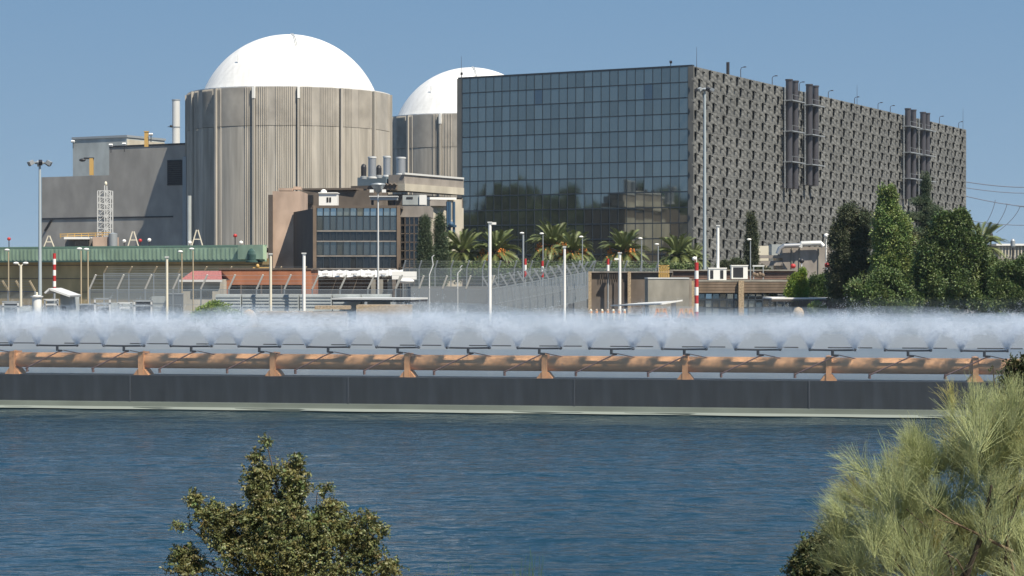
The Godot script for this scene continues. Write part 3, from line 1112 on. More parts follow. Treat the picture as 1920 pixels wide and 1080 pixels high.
	b.wall_box(ac, at(745.0, 375.0, 251.0), 2.0, wide(6.0, 251.0))
	part(t, "casing", b.done(), M.galvanised)
	b = MB.new(ac)
	b.wall_box(at(692.0, 369.0, 250.8), at(746.0, 369.0, 250.8), 2.2, 0.12)
	part(t, "lid", b.done(), M.pale_steel)
	b = MB.new(ac)
	b.wall_box(at(696.0, 384.0, 251.4), at(700.0, 384.0, 251.4), 1.0, 0.7)
	b.wall_box(at(738.0, 384.0, 251.4), at(742.0, 384.0, 251.4), 1.0, 0.7)
	part(t, "feet", b.done(), M.dark_metal)
	ac = at(755.0, 384.0, 255.0)
	t = thing("switch_cabinet", "grey cabinet with a white end on the wing roof", "cabinet", ac)
	b = MB.new(ac)
	b.wall_box(ac, at(786.0, 384.0, 255.0), 2.0, wide(18.0, 255.0))
	part(t, "casing", b.done(), M.pale_cladding)
	b = MB.new(ac)
	b.wall_box(at(786.3, 384.0, 254.8), at(799.0, 384.0, 254.8), 2.2, wide(18.5, 255.0))
	part(t, "white_end", b.done(), M.white_paint)
	b = MB.new(ac)
	b.wall_box(at(762.0, 373.0, 254.95), at(774.0, 373.0, 254.95), 0.1, 0.25)
	part(t, "vent_slot", b.done(), M.dark_metal)

# ---------------------------------------------------------------- machinery deck between annex and block
func roof_plant() -> void:
	var z := 296.0
	var c := foot(757.0, z)
	var t := thing("machine_building", "stepped building with beige decks and machinery between drum and glass block", "building", c)
	var lb := along_b(c, 868.0)
	var la := along_a(c, 673.0)
	var b := MB.new(c)
	b.grid_box(c, la, lb, high(364.0, z) - GROUND)
	part(t, "lower_wall", b.done(), M.brown_concrete)
	b = MB.new(c)
	b.grid_box(c + NB * 0.12 + Vector3(0, high(384.0, z) - GROUND - 6.0, 0), 0.1, lb, 6.0)
	part(t, "side_wall", b.done(), M.cream_cladding)
	# deck edges
	var y := high(358.0, z)
	b = MB.new(c)
	b.grid_box(Vector3(c.x, y, c.z) + NB * 0.5 + NA * 0.5, la * 0.33, lb, wide(13.5, z))
	part(t, "deck_edge", b.done(), M.cream_cladding)
	b = MB.new(c)
	b.grid_box(Vector3(c.x, y + wide(13.5, z), c.z) + NB * 0.3 + NA * 0.3, la * 0.35, lb, wide(17.0, z))
	part(t, "deck_parapet", b.done(), M.grey_render)
	b = MB.new(c)
	b.grid_box(Vector3(c.x, y + wide(30.5, z), c.z) + NB * 0.5 + NA * 0.5, 0.5, lb, 0.28)
	part(t, "deck_coping", b.done(), M.pale_steel)
	b = MB.new(c)
	b.grid_box(Vector3(c.x, high(346.5, z), c.z) + A * la * 0.36 + NA * 0.4, la * 0.64, 8.0, wide(15.5, z))
	part(t, "blue_parapet", b.done(), M.blue_grey if M.has("blue_grey") else mat("blue_grey", lin(0.13, 0.18, 0.22), 0.6))
	b = MB.new(c)
	b.grid_box(Vector3(c.x, high(356.0, z), c.z) + A * la * 0.1 + NA * 1.0, la, 8.0, wide(9.0, z))
	part(t, "brown_eave", b.done(), M.brown_concrete)
	b = MB.new(c)
	for k in 5:
		var p := Vector3(c.x, high(348.0, z), c.z) + NA * 1.0 + A * (0.6 + k * 0.75)
		b.tube([p, p + A * 0.4 + Vector3(0, 0.3, 0), p + A * 0.75], 0.14, 0.14, 6)
	part(t, "pipe_bends", b.done(), M.brown_metal)
	# lower deck with blue pipes
	var l := foot(806.0, 285.0)
	var t2 := thing("pipe_bridge", "beige walled lower bay with blue pipes beside the glass block", "building", l)
	b = MB.new(l)
	b.wall_box(l, foot(866.0, 288.0), 8.0, high(373.0, 286.0) - GROUND)
	part(t2, "wall", b.done(), M.cream_cladding)
	b = MB.new(l)
	b.wall_box(at(806.0, 374.0, 284.6), at(856.0, 375.0, 286.0), 2.0, wide(4.5, 285.0))
	part(t2, "coping", b.done(), M.white_paint)
	b = MB.new(l)
	b.wall_box(at(806.0, 386.0, 284.7), at(838.0, 386.0, 285.2), 1.5, wide(11.0, 285.0))
	part(t2, "beam", b.done(), M.grey_render)
	for px in [839.0, 843.0, 851.0]:
		b = MB.new(l)
		b.tube([at(px, 378.0, 284.0), at(px, 425.0, 284.0), at(px, 440.0, 284.0)], 0.2, 0.2, 7)
		part(t2, "blue_pipe", b.done(), M.blue_paint)
	b = MB.new(l)
	b.ball(at(846.0, 421.0, 283.6), Vector3(0.4, 0.45, 0.4), 7)
	b.beam(at(838.0, 424.0, 283.8), at(856.0, 424.0, 283.8), 0.3)
	part(t2, "blue_valve", b.done(), M.blue_paint)
	b = MB.new(l)
	b.tube([at(846.8, 380.0, 284.1), at(846.8, 412.0, 284.1)], 0.18, 0.18, 6)
	part(t2, "pale_pipe", b.done(), M.cream_cladding)
	# three silver vessels and two dark ones
	for e in [[698.0, 331.0, 294.0, 0.6, 291.0, "leftmost of three silver drums on the machinery deck"], [725.5, 328.0, 293.0, 0.56, 301.0, "middle silver drum standing against the concrete reactor"], [752.0, 325.0, 295.0, 0.72, 304.0, "rightmost and widest silver drum on the machinery deck"]]:
		var p := at(e[0], e[1], e[4])
		p.y -= 0.3
		var v := thing("silver_drum", e[5], "vessel", p, "silver drums on the machinery deck")
		var ty := high(e[2], e[4])
		b = MB.new(p)
		var r: float = e[3]
		b.lathe(p, [Vector2(r, 0), Vector2(r, ty - p.y), Vector2(r * 0.8, ty - p.y + 0.05), Vector2(0.01, ty - p.y - 0.2)], 20)
		part(v, "shell", b.done(), M.steel)
		b = MB.new(p)
		b.lathe(p, [Vector2(r, ty - p.y - 0.25), Vector2(r + 0.06, ty - p.y - 0.22), Vector2(r + 0.06, ty - p.y - 0.02), Vector2(r, ty - p.y)], 20)
		b.lathe(p, [Vector2(r + 0.1, 0.0), Vector2(r + 0.1, 0.2), Vector2(r, 0.25)], 20)
		part(v, "flange", b.done(), M.pale_steel)
	for e in [[682.0, 331.0, 307.0, "dark upright fan casing left of the silver drums"], [710.5, 329.0, 309.0, "dark fan casing between the first two silver drums"]]:
		var p := at(e[0], e[1], 296.5)
		p.y -= 0.4
		var v := thing("fan_casing", e[3], "fan", p, "dark fan casings on the machinery deck")
		var hh := high(e[2], 296.5) - p.y
		b = MB.new(p)
		b.lathe(p, [Vector2(0.4, 0), Vector2(0.42, hh - 0.5), Vector2(0.3, hh - 0.15), Vector2(0.01, hh)], 14)
		part(v, "casing", b.done(), M.dark_metal)
		b = MB.new(p)
		b.lathe(p, [Vector2(0.5, 0), Vector2(0.5, 0.4), Vector2(0.4, 0.45)], 14)
		part(v, "base", b.done(), M.galvanised)

# ---------------------------------------------------------------- low buildings on the right
func low_buildings() -> void:
	var b: MB
	# dark wall with tan posts
	var p := foot(1104.0, 224.0)
	var t := thing("dark_wall", "dark brown wall divided by tan posts, left of the beige block", "wall", p)
	b = MB.new(p)
	b.wall_box(p, foot(1262.0, 224.0), 1.2, high(511.0, 224.0) - GROUND)
	part(t, "wall", b.done(), M.brown_concrete)
	b = MB.new(p)
	b.wall_box(foot(1151.0, 223.8), foot(1173.0, 223.8), 0.3, high(529.0, 224.0) - GROUND)
	part(t, "door", b.done(), M.tan_dark)
	for px in [1106.0, 1180.0]:
		b = MB.new(p)
		b.wall_box(foot(px - 3.0, 223.4), foot(px + 3.0, 223.4), 0.5, high(509.0, 224.0) - GROUND)
		part(t, "post", b.done(), M.beige_stone)
	b = MB.new(p)
	b.wall_box(at(1104.0, 511.0, 223.6), at(1262.0, 511.0, 223.6), 1.6, 0.12)
	part(t, "coping", b.done(), M.grey_render)
	b = MB.new(p)
	for k in 10:
		b.beam(at(1126.0 + 4.4 * k, 524.0, 223.7), at(1126.0 + 4.4 * k, 514.0, 223.7), 0.07)
	part(t, "rail", b.done(), M.brown_metal)
	# beige block
	p = foot(1215.0, 210.0)
	t = thing("beige_block", "plain windowless beige block behind the slanting white canopy", "building", p)
	b = MB.new(p)
	b.wall_box(p, foot(1292.0, 210.0), 5.0, high(523.0, 210.0) - GROUND)
	part(t, "wall", b.done(), M.beige_render)
	b = MB.new(p)
	b.wall_box(at(1214.6, 523.0, 209.95), at(1292.4, 523.0, 209.95), 5.1, 0.14)
	part(t, "coping", b.done(), M.pale_steel)
	b = MB.new(p)
	b.wall_box(foot(1292.3, 211.0), foot(1297.0, 211.0), 4.0, high(522.0, 211.0) - GROUND)
	part(t, "side_pier", b.done(), M.grey_render)
	# yellow cage ladder on its roof
	p = at(1236.0, 521.0, 212.0)
	t = thing("cage_ladder", "yellow caged ladder top behind the beige block", "ladder", p)
	for k in 6:
		b = MB.new(p)
		b.beam(at(1236.0 + 3.6 * k, 521.0, 212.0), at(1236.0 + 3.6 * k, 497.0 if k in [1, 2, 3, 4] else 501.0, 212.0), 0.1)
		part(t, "upright", b.done(), M.yellow_paint)
	for yy in [498.0, 505.0, 513.0]:
		b = MB.new(p)
		b.beam(at(1235.0, yy, 212.0), at(1255.0, yy, 212.0), 0.1)
		part(t, "hoop", b.done(), M.yellow_paint)
	# flat building with brown fascia
	var z := 214.0
	p = foot(1298.0, z)
	t = thing("entrance_building", "flat roofed building with brown boarded fascia over a dark window band", "building", p)
	b = MB.new(p)
	b.wall_box(p + Vector3(0, 0, -0.8), foot(1486.0, z + 0.8), 10.0, high(529.0, z) - GROUND)
	part(t, "core", b.done(), M.dark_core)
	var fy0 := high(549.0, z)
	var fy1 := high(528.0, z)
	for k in 4:
		b = MB.new(p)
		var ya := lerpf(fy0, fy1, k / 4.0)
		b.wall_box(Vector3(foot(1308.0, z).x, ya, -z + 0.2), Vector3(foot(1486.0, z).x, ya, -z + 0.2), 0.8, (fy1 - fy0) / 4.0 - 0.04)
		part(t, "fascia_board", b.done(), M.brown_fascia)
	b = MB.new(p)
	b.wall_box(at(1304.0, 528.0, z - 0.24), at(1486.0, 528.0, z - 0.24), 9.0, 0.16)
	part(t, "coping", b.done(), M.beige_render)
	for e in [[1302.0, 5.0, 526.0], [1390.0, 5.0, 526.0]]:
		b = MB.new(p)
		b.wall_box(foot(e[0] - e[1], z - 0.6), foot(e[0] + e[1], z - 0.6), 0.9, high(e[2], z) - GROUND)
		part(t, "column", b.done(), M.beige_stone)
	var x0 := foot(1309.0, z).x
	var x1 := foot(1484.0, z).x
	var n := 13
	var w := (x1 - x0) / n
	for r in [[551.0, 560.0], [563.5, 576.0], [578.0, 592.0]]:
		var ya := high(r[0], z)
		var yb := high(r[1], z)
		var pane := MB.new()
		pane.box(Vector3.ZERO, Vector3(w - 0.14, ya - yb, 0.05))
		var pm := pane.done()
		for k in n:
			var g := part(t, "pane", pm, M.annex_pane_light if rng.randf() < 0.32 else M.annex_pane)
			g.position = Vector3(x0 + w * (k + 0.5), (ya + yb) * 0.5, -z - 0.2) - p
			g.rotation = Vector3(rng.randfn(0, 0.02), rng.randfn(0, 0.02), 0)
	for k in n + 1:
		b = MB.new(p)
		b.box(Vector3(x0 + w * k, (fy0 + GROUND) * 0.5, -z - 0.12), Vector3(0.13, fy0 - GROUND, 0.25))
		part(t, "mullion", b.done(), M.mullion)
	for yy in [561.8, 577.0]:
		b = MB.new(p)
		b.box(Vector3((x0 + x1) * 0.5, high(yy, z), -z - 0.1), Vector3(x1 - x0, 0.16, 0.26))
		part(t, "transom", b.done(), M.mullion)
	b = MB.new(p)
	b.wall_box(at(1308.0, 595.0, z - 0.2), at(1486.0, 595.0, z - 0.2), 0.5, 0.2)
	part(t, "sill", b.done(), M.beige_render)
	# upper fascia behind
	z = 232.0
	p = foot(1256.0, z)
	t = thing("rear_building", "low building with reddish brown fascia behind the white roof units", "building", p)
	b = MB.new(p)
	b.wall_box(p, foot(1492.0, z), 8.0, high(508.0, z) - GROUND)
	part(t, "fascia", b.done(), M.red_fascia)
	b = MB.new(p)
	b.wall_box(at(1256.0, 508.0, z - 0.3), at(1492.0, 508.0, z - 0.3), 8.4, 0.16)
	part(t, "coping", b.done(), M.beige_render)
	for k in 3:
		b = MB.new(p)
		b.wall_box(at(1256.0, 514.0 + 5.0 * k, z - 0.05), at(1492.0, 514.0 + 5.0 * k, z - 0.05), 0.1, 0.05)
		part(t, "board_joint", b.done(), M.brown_metal)
	# white roof units
	for e in [[1329.0, 1362.0, 526.0, 504.0, 216.0, "left white air conditioner on the flat roof, by the white pole"], [1372.0, 1402.0, 523.0, 499.0, 217.0, "right white air conditioner on the flat roof, dark grille in front"]]:
		p = at(e[0], e[2], e[4])
		t = thing("air_conditioner", e[5], "air conditioner", p, "white air conditioners on the flat roof")
		b = MB.new(p)
		var ww := wide(e[1] - e[0], e[4])
		var hh := wide(e[2] - e[3], e[4])
		b.wall_box(p, p + Vector3(ww, 0, 0), 1.4, hh)
		part(t, "casing", b.done(), M.white_paint)
		b = MB.new(p)
		if e[0] < 1340:
			b.wall_box(p + Vector3(0.15, 0.2, 0.03), p + Vector3(0.5, 0.2, 0.03), 0.1, hh - 0.35)
			b.wall_box(p + Vector3(1.25, 0.2, 0.03), p + Vector3(1.6, 0.2, 0.03), 0.1, hh - 0.35)
		else:
			b.wall_box(p + Vector3(0.16, 0.16, 0.03), p + Vector3(ww - 0.5, 0.16, 0.03), 0.1, hh - 0.3)
		part(t, "grille", b.done(), M.dark_metal)
		b = MB.new(p)
		b.wall_box(p + Vector3(-0.06, hh, 0.06), p + Vector3(ww + 0.06, hh, 0.06), 1.5, 0.12)
		part(t, "lid", b.done(), M.white_paint)
	# small rack on the roof
	p = at(1412.0, 524.0, 218.0)
	t = thing("pipe_rack", "small steel rack with valves on the flat roof", "rack", p)
	for px in [1413.0, 1431.0]:
		b = MB.new(p)
		b.beam(at(px, 524.0, 218.0), at(px, 499.0, 218.0), 0.1)
		part(t, "leg", b.done(), M.galvanised)
	b = MB.new(p)
	b.beam(at(1411.0, 498.5, 218.0), at(1433.0, 498.5, 218.0), 0.16)
	part(t, "top_rail", b.done(), M.pale_steel)
	b = MB.new(p)
	for k in 4:
		b.ball(at(1414.0 + 5.5 * k, 514.0 + 2.0 * (k % 2), 218.0), Vector3(0.2, 0.24, 0.2), 6)
	part(t, "valves", b.done(), M.brown_fascia)
	# concrete pump house with silver duct
	z = 262.0
	p = foot(1467.0, z)
	t = thing("pump_house", "grey concrete pump house below the silver duct", "building", p)
	b = MB.new(p)
	b.wall_box(p, foot(1561.0, z), 9.0, high(463.0, z) - GROUND)
	part(t, "wall", b.done(), M.grey_render)
	for px in [1485.0, 1499.0, 1535.0]:
		b = MB.new(p)
		b.beam(foot(px, z - 0.1), at(px, 464.0, z - 0.1), 0.12)
		part(t, "downpipe", b.done(), M.beige_render)
	b = MB.new(p)
	b.quad(at(1467.0, 490.0, z - 0.1), at(1478.0, 507.0, z - 3.0), foot(1478.0, z - 3.0), foot(1467.0, z - 0.1))
	part(t, "buttress", b.done(), M.grey_render)
	p = at(1466.0, 462.0, z)
	t = thing("silver_duct", "bent silver duct running over the pump house roof", "duct", p)
	b = MB.new(p)
	b.tube([at(1458.0, 476.0, z - 0.8), at(1462.0, 466.0, z - 0.8), at(1470.0, 461.0, z - 0.8), at(1500.0, 460.0, z - 0.8)], 0.3, 0.3, 8)
	part(t, "lower_run", b.done(), M.steel)
	b = MB.new(p)
	b.tube([at(1500.0, 464.0, z - 0.8), at(1503.0, 457.0, z - 0.8), at(1520.0, 456.5, z - 0.8), at(1538.0, 456.0, z - 0.8), at(1543.0, 462.0, z - 0.8)], 0.34, 0.34, 8)
	part(t, "upper_run", b.done(), M.pale_steel)
	b = MB.new(p)
	b.wall_box(at(1447.0, 480.0, z + 1), at(1467.0, 480.0, z + 1), 3.0, wide(22.0, z))
	part(t, "grey_casing", b.done(), M.pale_cladding)
	p = at(1419.0, 480.0, 268.0)
	b = MB.new(p)
	b.wall_box(p + Vector3(0, -3, 0), at(1441.0, 480.0, 268.0) + Vector3(0, -3, 0), 4.0, wide(19.0, 268.0) + 3.0)
	single("cream_hut", b, M.cream_paint, "small cream hut between the slim cypress and the pump house", "hut")
	p = at(1420.0, 498.0, 262.0)
	b = MB.new(p)
	b.wall_box(p, at(1468.0, 498.0, 262.0), 2.0, wide(9.0, 262.0))
	b.wall_box(at(1418.0, 484.0, 261.8), at(1468.0, 484.0, 261.8), 2.4, 0.4)
	single("low_parapet", b, M.grey_render, "low grey parapet with pale top before the cream hut", "wall")
	for e in [[1487.0, 499.0, 235.0, "red lamp against the pump house wall"], [1551.0, 497.0, 234.0, "red lamp at the right edge of the pump house"], [1503.0, 489.0, 240.0, "dark lamp in the middle of the pump house wall"], [1549.0, 442.0, 250.0, "white lamp against the panels above the pump house"]]:
		p = at(e[0], 526.0, e[2])
		t = thing("marker_lamp", e[3], "lamp", p, "small lamps around the pump house")
		b = MB.new(p)
		b.tube([p + Vector3(0, -3, 0), Vector3(p.x, high(e[1], e[2]), p.z)], 0.08, 0.08, 5)
		part(t, "stem", b.done(), M.white_paint)
		b = MB.new(p)
		b.ball(Vector3(p.x, high(e[1], e[2]), p.z), Vector3(0.33, 0.3, 0.3), 6)
		part(t, "globe", b.done(), M.red_paint if "red" in e[3] else (M.dark_metal if "dark" in e[3] else M.white_paint))
	# canopy slab under the hedge
	z = 203.0
	p = foot(1447.0, z)
	t = thing("porch", "dark porch with thin white edged slab below the hedge", "porch", p)
	b = MB.new(p)
	b.wall_box(at(1447.0, 565.0, z), at(1598.0, 565.0, z), 7.0, wide(4.5, z))
	part(t, "slab", b.done(), M.tan_dark)
	b = MB.new(p)
	b.wall_box(at(1447.0, 561.0, z - 0.05), at(1598.0, 561.0, z - 0.05), 7.1, 0.16)
	part(t, "white_edge", b.done(), M.white_paint)
	b = MB.new(p)
	b.wall_box(foot(1484.0, z + 5.0), foot(1600.0, z + 5.0), 1.0, high(565.0, z + 5) - GROUND)
	part(t, "back_wall", b.done(), M.tan_dark)
	for px in [1525.0, 1590.0]:
		b = MB.new(p)
		b.beam(foot(px, z - 0.3), at(px, 565.0, z - 0.3), 0.22)
		part(t, "post", b.done(), M.pale_steel)
	p = foot(1497.0, 201.0)
	b = MB.new(p)
	b.ball(p + Vector3(0, 0.4, 0), Vector3(0.62, 0.75, 0.5), 5)
	single("boulder", b, M.beige_stone, "pale upright boulder under the porch slab", "boulder")
	# slanting white canopy with a post
	z = 186.0
	p = foot(1263.0, z)
	t = thing("canopy", "thin white canopy slanting over the gate, on one white post", "canopy", p)
	b = MB.new(p)
	b.quad(at(1146.0, 572.5, z + 3), at(1200.0, 567.5, z + 3.5), at(1279.0, 563.0, z - 1), at(1240.0, 569.5, z - 2.5))
	b.beam(at(1146.0, 573.0, z + 2.9), at(1240.0, 569.8, z - 2.5), 0.14)
	b.beam(at(1240.0, 569.8, z - 2.5), at(1279.0, 563.3, z - 1), 0.14)
	part(t, "roof", b.done(), M.pale_steel)
	b = MB.new(p)
	b.box(p + Vector3(0, 0.95, 0), Vector3(0.42, high(565.0, z) - GROUND, 0.42))
	part(t, "post", b.done(), M.white_paint)
	for px in [1206.0, 1216.0]:
		b = MB.new(p)
		b.beam(foot(px, z + 1), at(px, 569.0, z + 1), 0.12)
		part(t, "prop", b.done(), M.pale_steel)
	# orange barriers with chevrons
	for e in [[1229.0, 1250.0, "left orange barrier with yellow chevrons, in front of the beige block"], [1273.0, 1300.0, "right orange barrier with yellow chevrons, beside the white post"]]:
		p = foot(e[0], 188.0)
		t = thing("barrier", e[2], "barrier", p, "orange chevron barriers at the gate")
		var q := foot(e[1], 188.0)
		var y0 := high(597.0, 188.0)
		var y1 := high(578.0, 188.0)
		b = MB.new(p)
		b.wall_box(Vector3(p.x, y0, p.z), Vector3(q.x, y0, q.z), 0.1, y1 - y0)
		part(t, "board", b.done(), M.tan_wall)
		for k in 3:
			b = MB.new(p)
			var cx := lerpf(p.x, q.x, (k + 0.5) / 3.0)
			for s in [-1.0, 1.0]:
				b.beam(Vector3(cx, y1 - 0.05, p.z + 0.05), Vector3(cx + s * 0.33, y0 + 0.05, p.z + 0.05), 0.15, 0.04)
			part(t, "chevron", b.done(), M.orange_paint if k != 1 else M.yellow_paint)
		for s in [0.1, 0.9]:
			b = MB.new(p)
			b.beam(Vector3(lerpf(p.x, q.x, s), GROUND, p.z - 0.2), Vector3(lerpf(p.x, q.x, s), y0, p.z - 0.2), 0.1)
			part(t, "leg", b.done(), M.galvanised)
	# little striped bollards
	for k in 7:
		p = foot(1108.0 + 10.5 * k, 192.0)
		t = thing("bollard", "%s from the left of seven pale bollards before the dark wall" % ORD[k], "bollard", p, "bollards before the dark wall")
		b = MB.new(p)
		b.lathe(p, [Vector2(0.13, 0), Vector2(0.13, 1.0), Vector2(0.07, 1.08), Vector2(0.01, 1.1)], 10)
		part(t, "post", b.done(), M.tan_wall if k % 2 else M.cream_paint)
		b = MB.new(p)
		b.lathe(p, [Vector2(0.14, 0.7), Vector2(0.14, 0.88)], 10)
		part(t, "stripe", b.done(), M.orange_paint)

# ---------------------------------------------------------------- yard behind the mist, left
func yard_left() -> void:
	var b: MB
	# house with red roof
	var z := 205.0
	var p := foot(343.0, z)
	var t := thing("red_roofed_house", "small pale house with a pinkish red roof left of the orange wall", "house", p)
	var q := foot(412.0, z)
	var ye := high(524.0, z)
	b = MB.new(p)
	b.wall_box(p, q, 5.0, ye - GROUND)
	part(t, "wall", b.done(), M.cream_cladding)
	b = MB.new(p)
	var yr := high(508.0, z)
	b.quad(Vector3(p.x + 0.6, yr, p.z - 2.5), Vector3(q.x - 0.2, yr, p.z - 2.5), Vector3(q.x + 0.3, ye - 0.1, p.z + 0.4), Vector3(p.x - 0.3, ye - 0.1, p.z + 0.4))
	b.quad(Vector3(q.x - 0.2, yr, p.z - 2.5), Vector3(p.x + 0.6, yr, p.z - 2.5), Vector3(p.x - 0.3, ye - 0.1, p.z - 5.4), Vector3(q.x + 0.3, ye - 0.1, p.z - 5.4))
	b.tri(Vector3(p.x + 0.6, yr, p.z - 2.5), Vector3(p.x - 0.3, ye - 0.1, p.z + 0.4), Vector3(p.x - 0.3, ye - 0.1, p.z - 5.4))
	part(t, "roof", b.done(), M.red_roof)
	b = MB.new(p)
	b.wall_box(Vector3(p.x - 0.3, ye - 0.25, p.z + 0.5), Vector3(q.x + 0.3, ye - 0.25, p.z + 0.5), 0.2, 0.22)
	part(t, "gutter", b.done(), M.pale_steel)
	b = MB.new(p)
	b.wall_box(at(358.0, 558.0, z - 0.1), at(398.0, 558.0, z - 0.1), 0.1, wide(13.0, z))
	part(t, "window", b.done(), M.annex_pane)
	# long orange wall
	z = 215.0
	p = foot(410.0, z)
	t = thing("orange_hall", "long low hall with an orange front behind the fence", "building", p)
	b = MB.new(p)
	b.wall_box(p, foot(583.0, z), 8.0, high(506.0, z) - GROUND)
	part(t, "wall", b.done(), M.orange_wall)
	b = MB.new(p)
	b.wall_box(at(410.0, 506.0, z - 0.1), at(586.0, 505.0, z - 0.1), 8.2, 0.16)
	part(t, "coping", b.done(), M.brown_metal)
	b = MB.new(p)
	b.wall_box(at(430.0, 551.0, z - 0.12), at(566.0, 551.0, z - 0.12), 0.1, wide(17.0, z))
	part(t, "window_band", b.done(), M.annex_pane_dark)
	for px in [452.0, 490.0, 528.0]:
		b = MB.new(p)
		b.beam(at(px, 551.0, z - 0.2), at(px, 534.0, z - 0.2), 0.16)
		part(t, "mullion", b.done(), M.brown_metal)
	p = at(474.0, 507.0, 218.0)
	b = MB.new(p)
	b.wall_box(p, at(503.0, 507.0, 218.0), 3.0, wide(6.0, 218.0))
	b.ball(at(483.0, 499.0, 218.0), Vector3(0.2, 0.25, 0.2), 6)
	single("yellow_box", b, M.yellow_paint, "pale yellow box on top of the orange hall", "box")
	# pale louvred containers, stacked low
	var k := 0
	z = 186.0
	for e in [[404.0, 452.0], [454.0, 506.0], [508.0, 560.0], [562.0, 622.0], [624.0, 676.0], [678.0, 732.0]]:
		p = foot(e[0], z)
		t = thing("container", "%s from the left of six pale containers in a row behind the fence" % ORD[k], "container", p, "pale containers behind the fence")
		var y1 := high(552.0, z)
		b = MB.new(p)
		b.wall_box(p, foot(e[1], z), 2.5, y1 - GROUND)
		part(t, "shell", b.done(), M.pale_cladding)
		for s in 4:
			b = MB.new(p)
			b.wall_box(at(e[0] + 1.5, 558.0 + 6.0 * s, z - 0.06), at(e[1] - 1.5, 558.0 + 6.0 * s, z - 0.06), 0.1, 0.10)
			part(t, "rib", b.done(), M.galvanised)
		k += 1
	# dark eave above the containers (a shed roof), on the right its lamps
	z = 226.0
	p = foot(584.0, z)
	t = thing("awning_building", "low shaded building with a bright white ruffled awning below the glazed annex", "building", p)
	b = MB.new(p)
	b.wall_box(p, foot(735.0, z), 8.0, high(520.0, z) - GROUND)
	part(t, "wall", b.done(), M.brown_concrete)
	for s in 13:
		b = MB.new(p)
		var px := 584.0 + 13.2 * s
		var y0 := 504.0 + 3.5 * rng.randf()
		var y1 := 504.0 + 3.5 * rng.randf()
		var e0 := 516.5 + 3.5 * rng.randf()
		var e1 := 516.5 + 3.5 * rng.randf()
		var sag := 1.4 + 1.0 * rng.randf()
		b.quad(at(px, y0, z), at(px + 6.4, (y0 + y1) * 0.5 + 1.5, z - 0.3), at(px + 6.4, (e0 + e1) * 0.5 + 1.5, z - sag), at(px, e0, z - sag))
		b.quad(at(px + 6.4, (y0 + y1) * 0.5 + 1.5, z - 0.3), at(px + 12.8, y1, z), at(px + 12.8, e1, z - sag), at(px + 6.4, (e0 + e1) * 0.5 + 1.5, z - sag))
		b.quad(at(px, e0, z - sag), at(px + 12.8, e1, z - sag), at(px + 12.8, e1 + 3.0, z - sag + 0.5), at(px, e0 + 3.0, z - sag + 0.5))
		part(t, "awning_sheet", b.done(), M.pale_steel)
	for s in 6:
		b = MB.new(p)
		b.box(at(610.0 + 27.0 * s, 512.0, z - 2.2), Vector3(0.7, 0.14, 0.5), Basis(Vector3.RIGHT, 0.4))
		part(t, "lamp", b.done(), M.white_paint)
	for px in [700.0, 714.0, 731.0]:
		b = MB.new(p)
		b.beam(foot(px, z - 2.5), at(px, 524.0, z - 2.5), 0.5)
		part(t, "post", b.done(), M.beige_render)
	p = at(735.0, 524.0, 222.0)
	b = MB.new(p)
	b.wall_box(p, at(780.0, 524.0, 222.0), 2.0, 0.9)
	b.ball(at(762.0, 527.0, 220.0), Vector3(0.9, 0.3, 0.5), 7)
	single("white_dish", b, M.white_paint, "white dish and trough at the right end of the awning", "dish")
	# flat carport
	z = 180.0
	p = foot(640.0, z)
	t = thing("carport", "flat carport with pale edged roof standing just behind the mist", "carport", p)
	b = MB.new(p)
	b.wall_box(at(622.0, 568.0, z + 2), at(770.0, 564.0, z), 5.0, 0.28)
	part(t, "roof", b.done(), M.dark_metal)
	b = MB.new(p)
	b.wall_box(at(622.0, 564.0, z + 1.9), at(770.0, 560.0, z - 0.1), 5.2, 0.16)
	part(t, "edge", b.done(), M.pale_steel)
	for px in [686.0, 738.0, 762.0]:
		b = MB.new(p)
		b.beam(foot(px, z + 0.5), at(px, 566.0, z + 0.5), 0.24)
		part(t, "post", b.done(), M.galvanised)
	# ramp and rocks of pale stone
	p = foot(652.0, 172.0)
	b = MB.new(p)
	b.wall_box(foot(668.0, 171.0), foot(770.0, 171.0), 3.0, high(572.0, 171.0) - GROUND)
	b.quad(at(668.0, 572.0, 171.0), at(668.0, 572.0, 174.0), foot(648.0, 174.0), foot(648.0, 171.0))
	single("loading_ramp", b, M.beige_stone, "beige loading ramp with sloping left end under the carport", "ramp")
	p = foot(452.0, 168.0)
	b = MB.new(p)
	b.ball(foot(467.0, 168.0) + Vector3(0, 0.4, 0), Vector3(0.75, 1.15, 0.7), 6)
	single("boulder", b, M.beige_stone, "pale boulder right of the round green bush", "boulder")
	p = foot(480.0, 170.0)
	b = MB.new(p)
	b.wall_box(p, foot(650.0, 170.0), 2.0, high(584.0, 170.0) - GROUND)
	b.wall_box(at(590.0, 580.0, 170.0), at(655.0, 580.0, 170.0), 2.0, 0.3)
	single("low_stone_wall", b, M.beige_stone, "low beige stone wall just above the mist, right of the boulder", "wall")
	# shed with gable, white tank
	z = 178.0
	p = foot(118.0, z)
	t = thing("gable_shed", "small grey shed with shallow gable roof near the white tank", "shed", p)
	var xs := [foot(113.0, z).x, foot(126.0, z).x, foot(143.0, z).x]
	b = MB.new(p)
	b.wall_box(Vector3(xs[0], GROUND, -z), Vector3(xs[2] - 0.6, GROUND, -z), 4.0, high(553.0, z) - GROUND)
	part(t, "wall", b.done(), M.pale_cladding)
	b = MB.new(p)
	for d in [0.0]:
		var e0 := Vector3(xs[0] - 0.8, high(549.0, z), -z + 0.3)
		var e1 := Vector3(foot(105.0, z).x, high(541.5, z), -z + 0.3)
		var e2 := Vector3(xs[2], high(555.0, z), -z + 0.3)
		b.beam(e0, e1, 0.16, 4.6)
		b.beam(e1, e2, 0.16, 4.6)
	part(t, "roof", b.done(), M.pale_steel)
	b = MB.new(p)
